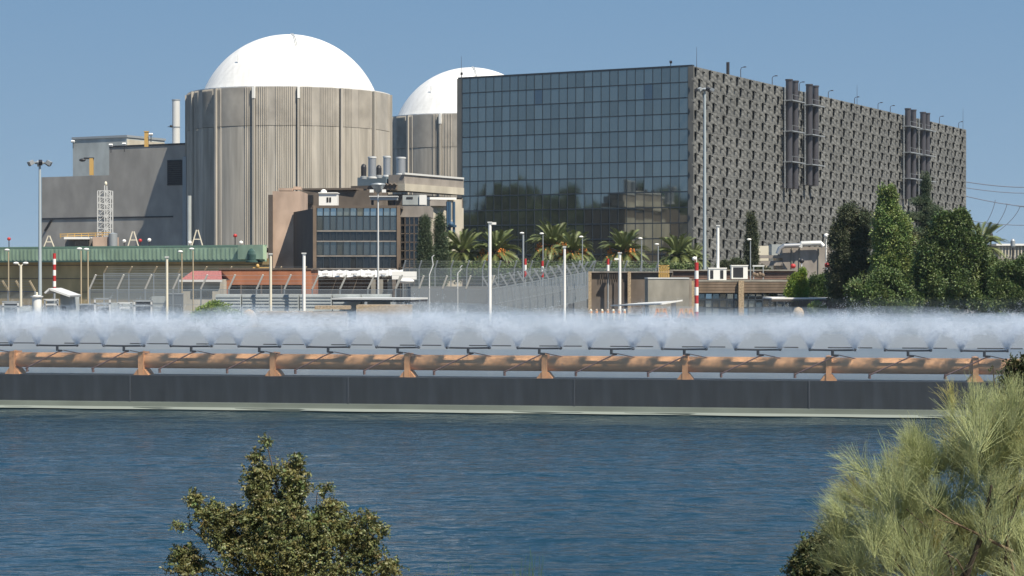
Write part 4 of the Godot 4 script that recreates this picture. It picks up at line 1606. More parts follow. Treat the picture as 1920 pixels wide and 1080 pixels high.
	b.wall_box(foot(116.0, z - 0.1), foot(124.0, z - 0.1), 0.1, 1.6)
	part(t, "door", b.done(), M.dark_metal)
	z = 172.0
	p = foot(69.0, z)
	t = thing("white_tank", "upright white tank with a small cap left of the floodlight mast", "tank", p)
	b = MB.new(p)
	var th := high(556.0, z) - GROUND
	b.lathe(p, [Vector2(0.3, 0), Vector2(0.42, th), Vector2(0.3, th + 0.1), Vector2(0.01, th + 0.14)], 18)
	part(t, "shell", b.done(), M.white_paint)
	b = MB.new(p)
	b.lathe(p, [Vector2(0.55, th - 0.05), Vector2(0.55, th + 0.05), Vector2(0.4, th + 0.06)], 18)
	b.lathe(p, [Vector2(0.5, 0.0), Vector2(0.5, 0.25), Vector2(0.4, 0.3)], 18)
	part(t, "flange", b.done(), M.pale_steel)
	b = MB.new(p)
	b.lathe(p, [Vector2(0.1, th), Vector2(0.1, th + 0.35), Vector2(0.01, th + 0.4)], 8)
	part(t, "cap", b.done(), M.cream_paint)
	# switchyard frames: gantries, cabinets, dark units
	var names_ := ["steel gantry at the far left edge of the yard", "steel gantry between the striped post and the twin poles", "steel gantry right of the twin poles", "steel gantry holding a dark panel left of the red roofed house", "steel gantry next to the red roofed house"]
	k = 0
	for e in [[6.0, 34.0, 566.0], [84.0, 108.0, 562.0], [178.0, 206.0, 560.0], [222.0, 246.0, 568.0], [252.0, 284.0, 564.0]]:
		p = foot(e[0], 175.0)
		t = thing("yard_gantry", names_[k], "gantry", p, "steel gantries in the yard")
		for px in [e[0], e[1]]:
			b = MB.new(p)
			b.beam(foot(px, 175.0), at(px, e[2], 175.0), 0.14)
			part(t, "leg", b.done(), M.galvanised if k % 2 else M.pale_steel)
		for y in [e[2], e[2] + 9.0]:
			b = MB.new(p)
			b.beam(at(e[0] - 2, y, 175.0), at(e[1] + 2, y, 175.0), 0.14)
			part(t, "crossbeam", b.done(), M.pale_steel if k % 2 else M.galvanised)
		k += 1
	names_ = ["dark electrical cabinet at the far left", "dark electrical cabinet behind the gable shed", "dark cabinet beneath the twin poles", "tall dark cabinet right of the twin poles", "dark panel framed in white left of the round bush", "wide dark cabinet beside the red roofed house"]
	k = 0
	for e in [[8.0, 30.0, 570.0, 190.0], [88.0, 104.0, 565.0, 190.0], [148.0, 172.0, 572.0, 182.0], [186.0, 200.0, 577.0, 178.0], [255.0, 282.0, 566.0, 177.0], [314.0, 340.0, 552.0, 195.0]]:
		p = foot(e[0], e[3])
		t = thing("cabinet", names_[k], "cabinet", p, "dark cabinets in the yard")
		b = MB.new(p)
		var h := high(e[2], e[3]) - GROUND
		b.wall_box(p, foot(e[1], e[3]), 1.2, h)
		part(t, "casing", b.done(), M.dark_metal if k in [2, 3, 4] else mat("cabinet_grey", lin(0.10, 0.12, 0.14), 0.6))
		b = MB.new(p)
		b.wall_box(p + Vector3(-0.05, h, 0.05), foot(e[1], e[3]) + Vector3(0.05, h, 0.05), 1.3, 0.1)
		part(t, "lid", b.done(), M.galvanised)
		k += 1
	# pale units between them
	names_ = ["pale equipment box left of the twin poles", "pale equipment box right of the twin poles", "pale louvred box before the ochre wall", "pale equipment box below the dark panel", "pale equipment box at the left edge"]
	k = 0
	for e in [[128.0, 146.0, 574.0, 186.0], [206.0, 222.0, 568.0, 186.0], [230.0, 243.0, 570.0, 178.0], [284.0, 318.0, 556.0, 196.0], [36.0, 58.0, 575.0, 182.0]]:
		p = foot(e[0], e[3])
		t = thing("equipment_box", names_[k], "box", p, "pale equipment boxes in the yard")
		b = MB.new(p)
		var h := high(e[2], e[3]) - GROUND
		b.wall_box(p, foot(e[1], e[3]), 1.4, h)
		part(t, "casing", b.done(), M.pale_cladding)
		for s in 3:
			b = MB.new(p)
			b.wall_box(p + Vector3(0.1, h * (0.3 + 0.2 * s), 0.03), foot(e[1], e[3]) + Vector3(-0.1, h * (0.3 + 0.2 * s), 0.03), 0.1, 0.08)
			part(t, "slat", b.done(), M.galvanised)
		k += 1

# ---------------------------------------------------------------- fences
# posts from p to q with outward arms; lean is the arm's reach sideways
func fence(label: String, p: Vector3, q: Vector3, n: int, h: float, arm: float, lean: float, m: Material, mesh := true) -> void:
	var t := thing("security_fence", label, "fence", p, "wire mesh security fences")
	var d := q - p
	var x := Vector3(d.x, 0, d.z).normalized()
	var out := x.cross(Vector3.UP)
	for k in n + 1:
		var f := p + d * k / n
		var b := MB.new(p)
		b.beam(f, f + Vector3(0, h, 0), 0.13)
		part(t, "post", b.done(), M.galvanised)
		b = MB.new(p)
		b.beam(f + Vector3(0, h, 0), f + Vector3(lean, h + arm, 0.25), 0.16)
		part(t, "arm", b.done(), m)
	for k in 4:
		var b := MB.new(p)
		var s := Vector3(lean, arm, 0.25) * (k + 0.6) / 3.8
		b.beam(p + Vector3(0, h, 0) + s, q + Vector3(0, h, 0) + s, 0.02)
		part(t, "barbed_wire", b.done(), M.galvanised)
	for y in [0.1, h * 0.5, h - 0.05]:
		var b := MB.new(p)
		b.beam(p + Vector3(0, y, 0), q + Vector3(0, y, 0), 0.035)
		part(t, "rail", b.done(), M.galvanised)
	if mesh:
		var b := MB.new(p)
		var o := out * 0.08
		b.quad(p + Vector3(0, h, 0) + o, q + Vector3(0, h, 0) + o, q + o, p + o)
		part(t, "wire_mesh", b.done(), M.wire_mesh)

func fences() -> void:
	var h := high(542.0, 192.0) - GROUND
	fence("front wire mesh fence with long slanted arms before the orange hall and containers", foot(168.0, 192.0), foot(742.0, 192.0), 11, h, wide(27.0, 192.0), wide(13.0, 192.0), M.fence_steel)
	fence("rear fence whose short slanted arms show against the ochre workshop wall", foot(195.0, 236.0), foot(568.0, 236.0), 8, high(512.0, 236.0) - GROUND, wide(12.0, 236.0), wide(7.0, 236.0), M.fence_tan)
	fence("wire mesh fence with curved arms running below the first palms", foot(742.0, 191.5), foot(918.0, 190.0), 4, high(541.0, 191.0) - GROUND, wide(24.0, 191.0), wide(9.0, 191.0), M.fence_steel)
	fence("tall dense fence climbing right towards the dark wall, arms leaning left", foot(918.0, 189.0), foot(1098.0, 214.0) + Vector3(0, 1.6, 0), 12, high(541.0, 189.0) - GROUND, wide(22.0, 191.0), -wide(13.0, 191.0), M.galvanised)
	fence("second dense fence close behind the climbing one, arms leaning right", foot(918.0, 193.0), foot(1102.0, 219.0) + Vector3(0, 1.7, 0), 13, high(541.0, 191.0) - GROUND, wide(22.0, 191.0), wide(14.0, 191.0), M.galvanised)
	fence("far dark fence along the foot of the palms", foot(756.0, 236.0), foot(1230.0, 238.0), 16, high(503.0, 236.0) - GROUND, 0.9, 0.3, M.galvanised)
	fence("fence with short upright arms at the far left edge", foot(-10.0, 198.0), foot(66.0, 196.0), 3, high(545.0, 197.0) - GROUND, 1.0, -0.5, M.fence_tan)
	# concrete backing wall seen through the mesh
	var p := foot(770.0, 205.0)
	var b := MB.new(p)
	b.wall_box(p, foot(1100.0, 222.0), 0.5, high(537.0, 210.0) - GROUND)
	single("grey_wall", b, mat("grey_blue_wall", lin(0.13, 0.145, 0.16), 0.9), "long grey wall seen through the dense wire fence", "wall")
	# two curved white hook posts
	for e in [[805.0, 515.0, 478.0, "curved white post left of the first palm"], [858.0, 512.0, 497.0, "short curved white post under the first palm"]]:
		p = foot(e[0], 200.0)
		b = MB.new(p)
		b.tube([p, at(e[0], e[1], 200.0), at(e[0] + 7.0, (e[1] + e[2]) * 0.5, 200.0), at(e[0] + 5.0, e[2] + 4.0, 200.0), at(e[0] + 9.0, e[2], 200.0)], 0.07, 0.05, 6)
		single("curved_post", b, M.pale_steel, e[3], "post", "curved white posts")

# ---------------------------------------------------------------- masts, poles and lamps
func masts() -> void:
	var b: MB
	# tall floodlight masts
	for e in [[75.0, 305.0, 205.0, 0.21, 0, "tall grey floodlight mast before the left end of the concrete building"], [709.0, 352.0, 200.0, 0.12, 1, "slim white mast with a ring of lamps before the glazed annex"], [1321.0, 168.0, 262.0, 0.27, 2, "tallest grey mast, standing before the near corner of the panelled block"]]:
		var z: float = e[2]
		var p := foot(e[0], z)
		var t := thing("floodlight_mast", e[5], "mast", p, "floodlight masts")
		var ty := high(e[1], z)
		b = MB.new(p)
		b.tube([p, Vector3(p.x, ty, p.z)], e[3], e[3] * 0.55, 10)
		part(t, "pole", b.done(), M.mast_paint if e[4] != 1 else M.pale_steel)
		var top := Vector3(p.x, ty, p.z)
		if e[4] == 1:
			b = MB.new(p)
			b.lathe(top, [Vector2(0.2, -0.5), Vector2(0.6, 0.05), Vector2(0.75, 0.3), Vector2(0.7, 0.42), Vector2(0.01, 0.5)], 16)
			part(t, "crown", b.done(), M.galvanised)
			for s in [-1.0, 1.0]:
				b = MB.new(p)
				b.box(top + Vector3(0.62 * s, -0.35, 0.35), Vector3(0.4, 0.3, 0.4))
				part(t, "floodlight", b.done(), M.white_paint)
		else:
			b = MB.new(p)
			b.lathe(top, [Vector2(0.5, -0.15), Vector2(0.55, 0.0), Vector2(0.3, 0.15), Vector2(0.01, 0.25)], 12)
			part(t, "hub", b.done(), M.galvanised)
			for k in 6:
				var a := TAU * k / 6.0 + 0.3
				var d := Vector3(sin(a), 0, cos(a))
				b = MB.new(p)
				b.beam(top, top + d * 0.9, 0.1)
				b.box(top + d * 1.05 + Vector3(0, -0.05, 0), Vector3(0.36, 0.42, 0.5), Basis(Vector3(cos(a), 0, -sin(a)), Vector3.UP, d).rotated(Vector3(cos(a), 0, -sin(a)), 0.5))
				part(t, "floodlight", b.done(), M.galvanised if k % 2 else M.dark_metal)
	# plain white poles
	var words := ["white pole before the ochre wall, left of the red roofed house", "pale pole standing against the dark edge of the tan block", "white pole in front of the orange hall's right end", "tall white pole with a small camera, before the leftmost reflecting panes", "white pole in front of the dense climbing fence", "short white pole between the two middle palms", "white pole behind the left air conditioner"]
	var k := 0
	for e in [[313.0, 482.0, 184.0, 0.13], [507.5, 476.0, 184.0, 0.13], [570.0, 475.0, 184.0, 0.16], [918.5, 417.0, 186.0, 0.17], [1058.5, 463.0, 184.0, 0.13], [1162.0, 474.0, 222.0, 0.18], [1346.0, 423.0, 217.0, 0.17]]:
		var p := foot(e[0], e[2])
		var t := thing("pole", words[k], "pole", p, "plain white poles")
		b = MB.new(p)
		b.tube([p, Vector3(p.x, high(e[1], e[2]), p.z)], e[3], e[3] * 0.9, 8)
		part(t, "shaft", b.done(), M.white_paint if k > 1 else M.cream_paint)
		b = MB.new(p)
		var top := Vector3(p.x, high(e[1], e[2]), p.z)
		b.box(top, Vector3(e[3] * 2.6, 0.12, e[3] * 2.6))
		part(t, "cap", b.done(), M.pale_steel)
		if k in [3, 5]:
			b = MB.new(p)
			var s := 1.0 if k == 3 else -1.0
			b.box(top + Vector3(s * 0.35, -0.1 - 0.3 * (1 - s), 0), Vector3(0.5, 0.22, 0.25))
			part(t, "camera", b.done(), M.white_paint)
		k += 1
	# red and white striped posts
	words = ["red and white striped post at the left, rising before the green fascia", "tall red and white striped post at the entrance building", "short striped post left of the short white pole", "short striped post under the third palm", "short red topped post below the middle palms"]
	k = 0
	for e in [[102.0, 475.0, 548.0, 182.0, 7], [1306.0, 492.0, 600.0, 184.0, 7], [1140.0, 485.0, 508.0, 224.0, 2], [985.0, 485.0, 520.0, 222.0, 3], [1017.0, 489.0, 520.0, 222.0, 3]]:
		var z: float = e[3]
		var p := foot(e[0], z)
		var t := thing("striped_post", words[k], "post", p, "red and white striped posts")
		var y1 := high(e[1], z)
		var y0: float = maxf(high(e[2], z), GROUND)
		if y0 > GROUND + 0.1:
			b = MB.new(p)
			b.tube([p, Vector3(p.x, y0, p.z)], 0.1, 0.1, 7)
			part(t, "foot", b.done(), M.galvanised)
		for s in e[4]:
			b = MB.new(p)
			b.tube([Vector3(p.x, lerpf(y1, y0, float(s) / e[4]), p.z), Vector3(p.x, lerpf(y1, y0, (s + 1.0) / e[4]), p.z)], 0.19 if k == 1 else 0.15, -1.0, 8)
			part(t, "stripe", b.done(), M.red_paint if s % 2 == 0 else M.white_paint)
		if k == 1:
			b = MB.new(p)
			b.beam(Vector3(p.x, y1, p.z), Vector3(p.x, y1 + 0.6, p.z), 0.06)
			b.ball(Vector3(p.x - 0.2, y1 + 0.35, p.z), Vector3(0.22, 0.2, 0.2), 6)
			part(t, "lamp", b.done(), M.white_paint)
		k += 1
	# street lamps
	words = ["grey lamp post just right of the second palm", "lamp post before the third palm", "lamp post right of the orange fruited fourth palm", "lamp post right of the fifth palm", "thin lamp post left of the sixth palm", "pale lamp post with two heads at the far left yard", "slim lamp post before the slim cypress", "left of the twin lamp posts before the ochre wall", "right of the twin lamp posts before the ochre wall", "thin lamp post left of the red roofed house, lamp at the fascia", "thin lamp post with flat head over the red roofed house", "thin lamp post at the far left under the fascia"]
	k = 0
	for e in [[981.0, 440.0, 226.0, 0], [1018.0, 441.0, 226.0, 1], [1092.0, 447.0, 226.0, 1], [1203.0, 450.0, 226.0, 1], [1234.0, 461.0, 226.0, 1], [39.0, 497.0, 185.0, 2], [1407.0, 452.0, 222.0, 1], [152.0, 470.0, 184.0, 1], [165.0, 471.0, 184.0, 1], [341.0, 475.0, 200.0, 1], [362.0, 470.0, 200.0, 1], [16.0, 472.0, 200.0, 1]]:
		var z: float = e[2]
		var p := foot(e[0], z)
		var t := thing("lamp_post", words[k], "street lamp", p, "lamp posts around the yard")
		var ty := high(e[1], z)
		b = MB.new(p)
		if e[3] == 2:
			b.tube([p, Vector3(p.x, ty, p.z)], 0.14, 0.12, 7)
			b.beam(Vector3(p.x, ty - 0.1, p.z), Vector3(p.x - 0.35, ty + 0.2, p.z), 0.1)
			b.beam(Vector3(p.x, ty - 0.1, p.z), Vector3(p.x + 0.35, ty + 0.2, p.z), 0.1)
		else:
			b.tube([p, Vector3(p.x, ty, p.z)], 0.13 if k == 0 else 0.085, 0.06 if k > 0 else 0.12, 7)
		part(t, "pole", b.done(), M.cream_paint if e[3] == 2 else (M.galvanised if k < 7 else M.fence_tan))
		for s in ([-1.0, 1.0] if e[3] == 2 else [-1.0]):
			b = MB.new(p)
			b.ball(Vector3(p.x + s * (0.45 if e[3] == 2 else 0.15), ty + 0.18, p.z), Vector3(0.27, 0.12, 0.18), 6)
			part(t, "lamp_head", b.done(), M.white_paint)
		k += 1

# ---------------------------------------------------------------- pylons and wires at the right edge
func pylons() -> void:
	var z := 560.0
	var b: MB
	var k := 0
	var words := ["uppermost power line at the right edge", "second power line from the top at the right edge", "sagging third power line with droppers", "short power line below the third at the right edge", "lowest power line just above the trees"]
	for e in [[338.0, 345.0, 0.13], [349.0, 356.0, 0.11], [363.0, 383.0, 0.12], [382.0, 382.5, 0.1], [410.0, 416.0, 0.11]]:
		var p0 := at(1790.0 if k != 3 else 1885.0, e[0], z)
		var p1 := at(2010.0, e[1] + (e[1] - e[0]) * 0.4, z)
		var pts := []
		for s in 9:
			var u := s / 8.0
			pts.append(p0.lerp(p1, u) - Vector3(0, 1.2 * sin(PI * u), 0))
		b = MB.new(p0)
		b.tube(pts, e[2], e[2], 5)
		single("power_line", b, M.cable, words[k], "cable", "power lines over the trees")
		k += 1
	k = 0
	for e in [[1866.0, 375.0, 1840.0, 432.0], [1888.0, 382.0, 1862.0, 430.0], [1913.0, 386.0, 1868.0, 436.0]]:
		var p0 := at(e[0], e[1], z)
		var p1 := at(e[2], e[3], z)
		var pts := []
		for s in 9:
			var u := s / 8.0
			pts.append(Vector3(lerpf(p0.x, p1.x, u * u * 0.6 + u * 0.4), lerpf(p0.y, p1.y, u), p0.z))
		b = MB.new(p0)
		b.tube(pts, 0.09, 0.09, 5)
		single("dropper_cable", b, M.cable, "%s from the left of three cables curving down to the trees" % ORD[k], "cable", "dropper cables at the right edge")
		k += 1
	for e in [[1834.0, 436.0, "short dark post above the rightmost palm, left one"], [1857.5, 436.0, "dark post above the rightmost palm, right one"], [1899.0, 448.0, "post with a dark insulator before the louvred building"]]:
		var p := foot(e[0], 330.0)
		var t := thing("pole", e[2], "pole", p, "dark poles at the right edge")
		b = MB.new(p)
		b.tube([p, Vector3(p.x, high(e[1], 330.0), p.z)], 0.18, 0.15, 7)
		part(t, "shaft", b.done(), M.dark_metal)
		b = MB.new(p)
		b.lathe(Vector3(p.x, high(e[1] + 17.0, 330.0), p.z), [Vector2(0.2, 0), Vector2(0.4, 0.3), Vector2(0.4, 1.2), Vector2(0.2, 1.5)], 8)
		part(t, "insulator", b.done(), M.dark_metal if e[0] < 1890 else M.galvanised)
	var p := foot(1872.0, 420.0)
	var t := thing("louvred_building", "pale flat building with upright louvres at the right edge", "building", p)
	b = MB.new(p)
	b.wall_box(p, foot(1990.0, 420.0), 20.0, high(461.0, 420.0) - GROUND)
	part(t, "wall", b.done(), M.pale_cladding)
	b = MB.new(p)
	b.wall_box(foot(1872.0, 419.4), foot(1990.0, 419.4), 0.5, high(483.0, 420.0) - GROUND)
	part(t, "lower_wall", b.done(), M.grey_render)
	for s in 20:
		b = MB.new(p)
		b.beam(at(1873.0 + 6.0 * s, 482.0, 419.6), at(1873.0 + 6.0 * s, 462.0, 419.6), 0.25)
		part(t, "louvre", b.done(), M.cream_cladding)
	b = MB.new(p)
	b.wall_box(at(1868.0, 460.5, 419.0), at(1990.0, 460.5, 419.0), 21.0, 0.4)
	part(t, "roof_edge", b.done(), M.white_paint)

# ---------------------------------------------------------------- dam, pipe, sprayers and mist
func spray_pond() -> void:
	var b: MB
	var r := Vector3(23.5, 0, -100.0)
	var l := Vector3(-27.2, 0, -108.0)
	var span := (r - l) / 7.0
	var x := span.normalized()
	var z := x.cross(Vector3.UP)
	var ends := [l - span * 8.0, r + span * 8.0]
	# the dam
	var t := thing("dam_wall", "long low dam faced in black liner with a pale ledge at the waterline", "wall", l)
	var fz := z * 0.9
	var m: Vector3 = ends[0] + fz
	var n: Vector3 = ends[1] + fz
	b = MB.new(l)
	b.wall_box(m + Vector3(0, -1.0, 0), n + Vector3(0, -1.0, 0), 1.7, 2.8)
	part(t, "wall", b.done(), M.liner)
	for k in 14:
		b = MB.new(l)
		var f: Vector3 = m + (n - m) * (k + 0.44) / 14.0 + z * 0.02
		b.beam(f + Vector3(0, 0.35, 0), f + Vector3(0, 1.8, 0), 0.07)
		part(t, "liner_seam", b.done(), M.liner_seam if k != 9 else M.feed_pipe)
	b = MB.new(l)
	# ledge: a bevelled concrete toe
	var toe := z * 0.75
	b.quad(m + Vector3(0, 0.40, 0), n + Vector3(0, 0.40, 0), n + toe + Vector3(0, 0.12, 0), m + toe + Vector3(0, 0.12, 0))
	b.quad(m + toe + Vector3(0, 0.12, 0), n + toe + Vector3(0, 0.12, 0), n + toe + Vector3(0, -1, 0), m + toe + Vector3(0, -1, 0))
	part(t, "ledge", b.done(), M.ledge)
	b = MB.new(l)
	for k in 90:
		var f0: Vector3 = m + (n - m) * k / 90.0 + toe
		var f1: Vector3 = m + (n - m) * (k + 1) / 90.0 + toe
		var w0 := z * (0.16 + 0.14 * sin(k * 1.7) + 0.08 * sin(k * 0.61))
		var w1 := z * (0.16 + 0.14 * sin((k + 1) * 1.7) + 0.08 * sin((k + 1) * 0.61))
		b.quad(f0 - z * 0.1 + Vector3(0, 0.17, 0), f1 - z * 0.1 + Vector3(0, 0.17, 0), f1 + w1 + Vector3(0, 0.055, 0), f0 + w0 + Vector3(0, 0.055, 0))
	part(t, "foam_edge", b.done(), M.foam)
	# header pipe
	t = thing("header_pipe", "long orange rusty header pipe carried over the dam on saddles", "pipe", l)
	var py := 2.56
	for k in 23:
		b = MB.new(l)
		var p: Vector3 = ends[0] + span * k + Vector3(0, py, 0)
		b.tube([p + x * 0.02, p + span - x * 0.02], 0.41, 0.41, 18)
		part(t, "pipe_length", b.done(), M.rust_pipe)
		b = MB.new(l)
		b.tube([p - x * 0.12, p + x * 0.12], 0.5, 0.5, 18)
		part(t, "flange", b.done(), M.rust_support)
	# saddles
	for k in 14:
		var p: Vector3 = ends[0] + span * (k + 5.0)
		var lab := "%s saddle from the left edge, orange, holding the rusty header pipe" % ORD[k]
		if k < 3 or k > 10: lab = "orange saddle of the header pipe beyond the %s edge of the picture, %s" % ["left" if k < 3 else "right", ORD[k if k < 3 else k - 11]]
		else: lab = "orange pipe saddle on the dam, %s from the left" % ORD[k - 3]
		var s := thing("pipe_saddle", lab, "pipe support", p + Vector3(0, 1.8, 0), "orange saddles under the header pipe")
		var o := p + Vector3(0, 1.8, 0)
		b = MB.new(o)
		b.box(o + Vector3(0, 0.62, 0), Vector3(0.28, 1.24, 1.1), Basis(x, Vector3.UP, z))
		part(s, "upright", b.done(), M.rust_support)
		b = MB.new(o)
		var e := z * 0.5
		b.quad(o - x * 0.2 + e + Vector3(0, 0.3, 0), o + x * 0.2 + e + Vector3(0, 0.3, 0), o + x * 0.42 + e, o - x * 0.42 + e)
		b.quad(o - x * 0.2 - e + Vector3(0, 0.3, 0), o - x * 0.2 + e + Vector3(0, 0.3, 0), o - x * 0.42 + e, o - x * 0.42 - e)
		b.quad(o + x * 0.2 + e + Vector3(0, 0.3, 0), o + x * 0.2 - e + Vector3(0, 0.3, 0), o + x * 0.42 - e, o + x * 0.42 + e)
		b.quad(o - x * 0.2 + e + Vector3(0, 0.3, 0), o - x * 0.2 - e + Vector3(0, 0.3, 0), o + x * 0.2 - e + Vector3(0, 0.3, 0), o + x * 0.2 + e + Vector3(0, 0.3, 0))
		part(s, "foot", b.done(), M.rust_support)
		b = MB.new(o)
		var arc := []
		for q in 13:
			var a := PI * q / 12.0
			arc.append(o + Vector3(0, py - 1.8, 0) + z * cos(a) * 0.47 + Vector3(0, sin(a) * 0.47, 0))
		b.tube(arc, 0.07, 0.07, 5)
		part(s, "strap", b.done(), M.rust_support)
	# sprayers: first and last bar centres read off the photograph, evenly spaced along the pipe
	var q0 := 0.365
	var q1 := 7.055
	var pitch := (q1 - q0) / 13.0
	var fans := []
	for v in 4: fans.append(droplet_fan(1800 + 120 * v, 60 + v))
	var proto: Node3D
	for k in 22:
		var i := k - 4
		var p: Vector3 = l + span * (q0 + pitch * i)
		var o := p + Vector3(0, py + 0.3, 0)
		var lab: String
		if i < -1: lab = "sprayer of the same row beyond the left edge, %s out" % ORD[-i - 2]
		elif i > 14: lab = "sprayer of the same row beyond the right edge, %s out" % ORD[i - 15]
		else: lab = "dark sprayer bar on the orange pipe, %s from the left" % ORD[i + 1]
		if k == 0:
			proto = thing("sprayer", lab, "sprayer", o, "dark sprayer bars along the pipe")
			var bar := 1.13
			b = MB.new(o)
			var up := Vector3(0, 0.52, 0)
			b.tube([o - x * bar + up + z * 0.7, o + up * 0.97 + z * 0.7, o + x * bar + up + z * 0.7], 0.05, 0.05, 7)
			part(proto, "front_bar", b.done(), M.sprayer_steel)
			b = MB.new(o)
			b.tube([o - x * (bar - 0.9) + up * 1.12 - z * 0.9, o + x * (bar + 0.9) + up * 1.12 - z * 0.9], 0.03, 0.03, 6)
			part(proto, "rear_bar", b.done(), M.sprayer_steel)
			b = MB.new(o)
			b.tube([o + Vector3(0, 0.22, 0) + z * 0.7, o + up + z * 0.7], 0.075, 0.075, 8)
			b.tube([o + Vector3(0, 0.26, 0) + z * 0.7, o + Vector3(0, 0.24, 0) + z * 0.75 + x * 0.3], 0.05, 0.05, 6)
			part(proto, "riser", b.done(), M.sprayer_steel)
			b = MB.new(o)
			b.tube([o + x * 0.3 + Vector3(0, 0.24, 0) + z * 0.72, o + Vector3(0, 0.15, 0) + z * 0.72, o - x * 1.9 + Vector3(0, -0.75, 0) + z * 0.5, o - x * 1.95 + Vector3(0, -0.9, 0)], 0.036, 0.036, 7)
			part(proto, "feed_pipe", b.done(), M.feed_pipe)
			b = MB.new(o)
			b.tube([o + x * 0.3 + Vector3(0, 0.26, 0) + z * 0.6, o + x * 1.9 + Vector3(0, -0.12, 0) - z * 0.2], 0.025, 0.025, 5)
			part(proto, "stay", b.done(), M.feed_pipe)
			b = MB.new(o)
			b.tube([o - x * 1.9 + Vector3(0, -0.95, 0) + z * 0.3, o - x * 1.9 + Vector3(0, -0.7, 0) + z * 0.3], 0.07, 0.07, 7)
			part(proto, "valve", b.done(), M.feed_pipe)
			for s in [-1.0, 1.0]:
				b = MB.new(o)
				var e: Vector3 = o + x * bar * s + up + z * 0.7
				b.lathe(e, [Vector2(0.06, -0.06), Vector2(0.09, 0.03), Vector2(0.05, 0.1)], 8)
				part(proto, "nozzle", b.done(), M.sprayer_steel)
		else:
			copy(proto, o, 0.0, lab)
		# fans of water thrown up from both ends
		for s in [-1.0, 1.0]:
			var side_word := "left" if s < 0 else "right"
			var tip: Vector3 = o + x * 1.13 * s + Vector3(0, 0.58, 0) + z * 0.7
			if i < -2 or i > 15: continue
			var where_ := "%s sprayer from the left" % ORD[i + 1] if i >= -1 and i <= 14 else ("sprayer just past the left edge" if i < 0 else "sprayer just past the right edge")
			var wtr := thing("water_spray", "misty fan of water from the %s end of the %s" % [side_word, where_], "water spray", tip, "fans of spray above the pipe")
			var dr := MultiMeshInstance3D.new()
			dr.name = "droplets"
			dr.multimesh = fans[rng.randi() % fans.size()]
			dr.material_override = M.droplet
			dr.rotation.y = rng.randf() * TAU
			dr.scale = Vector3(0.95 + 0.15 * rng.randf(), 0.84 + 0.3 * rng.randf(), 0.95 + 0.15 * rng.randf())
			wtr.add_child(dr, true)
			dr.set_meta("kind", "stuff")
	# the bank of mist over the fans, uneven on top, and the drizzle that falls from it
	var bank := thing("mist", "continuous bank of pale mist drifting over the row of sprayers", "mist", l)
	bank.set_meta("kind", "stuff")
	var mists := [fog_mat("mist_dense", 0.09, TINT), fog_mat("mist_deep", 0.045, TINT), fog_mat("mist_thin", 0.10, TINT), fog_mat("drizzle", 0.05, TINT), fog_mat("mist_far", 0.0010, TINT)]
	for k in 24:
		var u := -1.0 + 9.0 * k / 23.0
		fog("mist_puff", span * u + Vector3(0, 4.45 + rng.randf() * 0.28, 0) + z * (0.9 - rng.randf() * 1.8), Vector3(3.6 + rng.randf() * 2.2, 0.9 + rng.randf() * 0.5, 2.4), RenderingServer.FOG_VOLUME_SHAPE_ELLIPSOID, mists[0], bank)
	for k in 12:
		var u := -1.2 + 9.4 * k / 11.0
		fog("mist_wisp", span * u + Vector3(0, 4.45 + rng.randf() * 0.45, 0) - z * (3.0 + rng.randf() * 9.0), Vector3(7.0 + rng.randf() * 5.0, 1.1 + rng.randf() * 0.6, 4.0), RenderingServer.FOG_VOLUME_SHAPE_ELLIPSOID, mists[2], bank)
	var mid := (r - l) * 0.5
	var len := (r - l).length() + 22.0
	for e in [[1, 4.15, 4.95, 0.6, 18.0], [3, 0.4, 4.15, -2.2, 16.0]]:
		var f := fog(["mist_layer", "drizzle", "far_mist"][[1, 3, 4].find(e[0])], mid + Vector3(0, (e[1] + e[2]) * 0.5, 0) - z * (e[3] + e[4]) * 0.5, Vector3(len, e[2] - e[1], e[4] - e[3]), RenderingServer.FOG_VOLUME_SHAPE_BOX, mists[e[0]], bank)
		f.basis = Basis(x, Vector3.UP, z)
	for k in 4:
		var top := 3.2 + 0.75 * k
		var f := fog("drift", mid + Vector3(0, (1.5 + top) * 0.5, 0) - z * (36.0 + 1.0 * k), Vector3(len + 4.0 * k, top - 1.5, 30.0 + 2.0 * k), RenderingServer.FOG_VOLUME_SHAPE_BOX, mists[4], bank)
		f.basis = Basis(x, Vector3.UP, z)

# water thrown up in a hollow cone that thins, slows and spreads as it rises
func droplet_fan(n: int, sd: int) -> MultiMesh:
	var r := RandomNumberGenerator.new()
	r.seed = sd
	var m := MB.new()
	var k := 0.0085
	for c in 9:
		var o := Vector3(r.randfn(), r.randfn(), r.randfn()) * 0.055
		var q := [o + Vector3(k, 0, 0), o + Vector3(0, 0, k), o + Vector3(-k, 0, 0), o + Vector3(0, 0, -k)]
		for i in 4:
			m.tri(o + Vector3(0, k, 0), q[i], q[(i + 1) % 4])
			m.tri(o + Vector3(0, -k, 0), q[(i + 1) % 4], q[i])
	var mm := MultiMesh.new()
	mm.transform_format = MultiMesh.TRANSFORM_3D
	mm.mesh = m.done()
	mm.instance_count = n
	for i in n:
		var a := r.randf() * TAU
		var open := deg_to_rad(clampf(26.0 + r.randfn() * 8.0, 2.0, 46.0))
		var v := 6.0 + r.randfn() * 0.7
		var t := pow(r.randf(), 1.1) * 0.66
		var slow := (1.0 - exp(-1.5 * t)) / 1.5
		var p := Vector3(sin(a) * sin(open) * v * slow, cos(open) * v * slow - 2.2 * t * t, cos(a) * sin(open) * v * slow)
		p += Vector3(r.randfn(), r.randfn(), r.randfn()) * 0.3 * t
		mm.set_instance_transform(i, Transform3D(Basis.from_euler(Vector3(r.randf() * TAU, r.randf() * TAU, 0)).scaled(Vector3.ONE * (0.6 + 0.7 * r.randf())), p))
	return mm

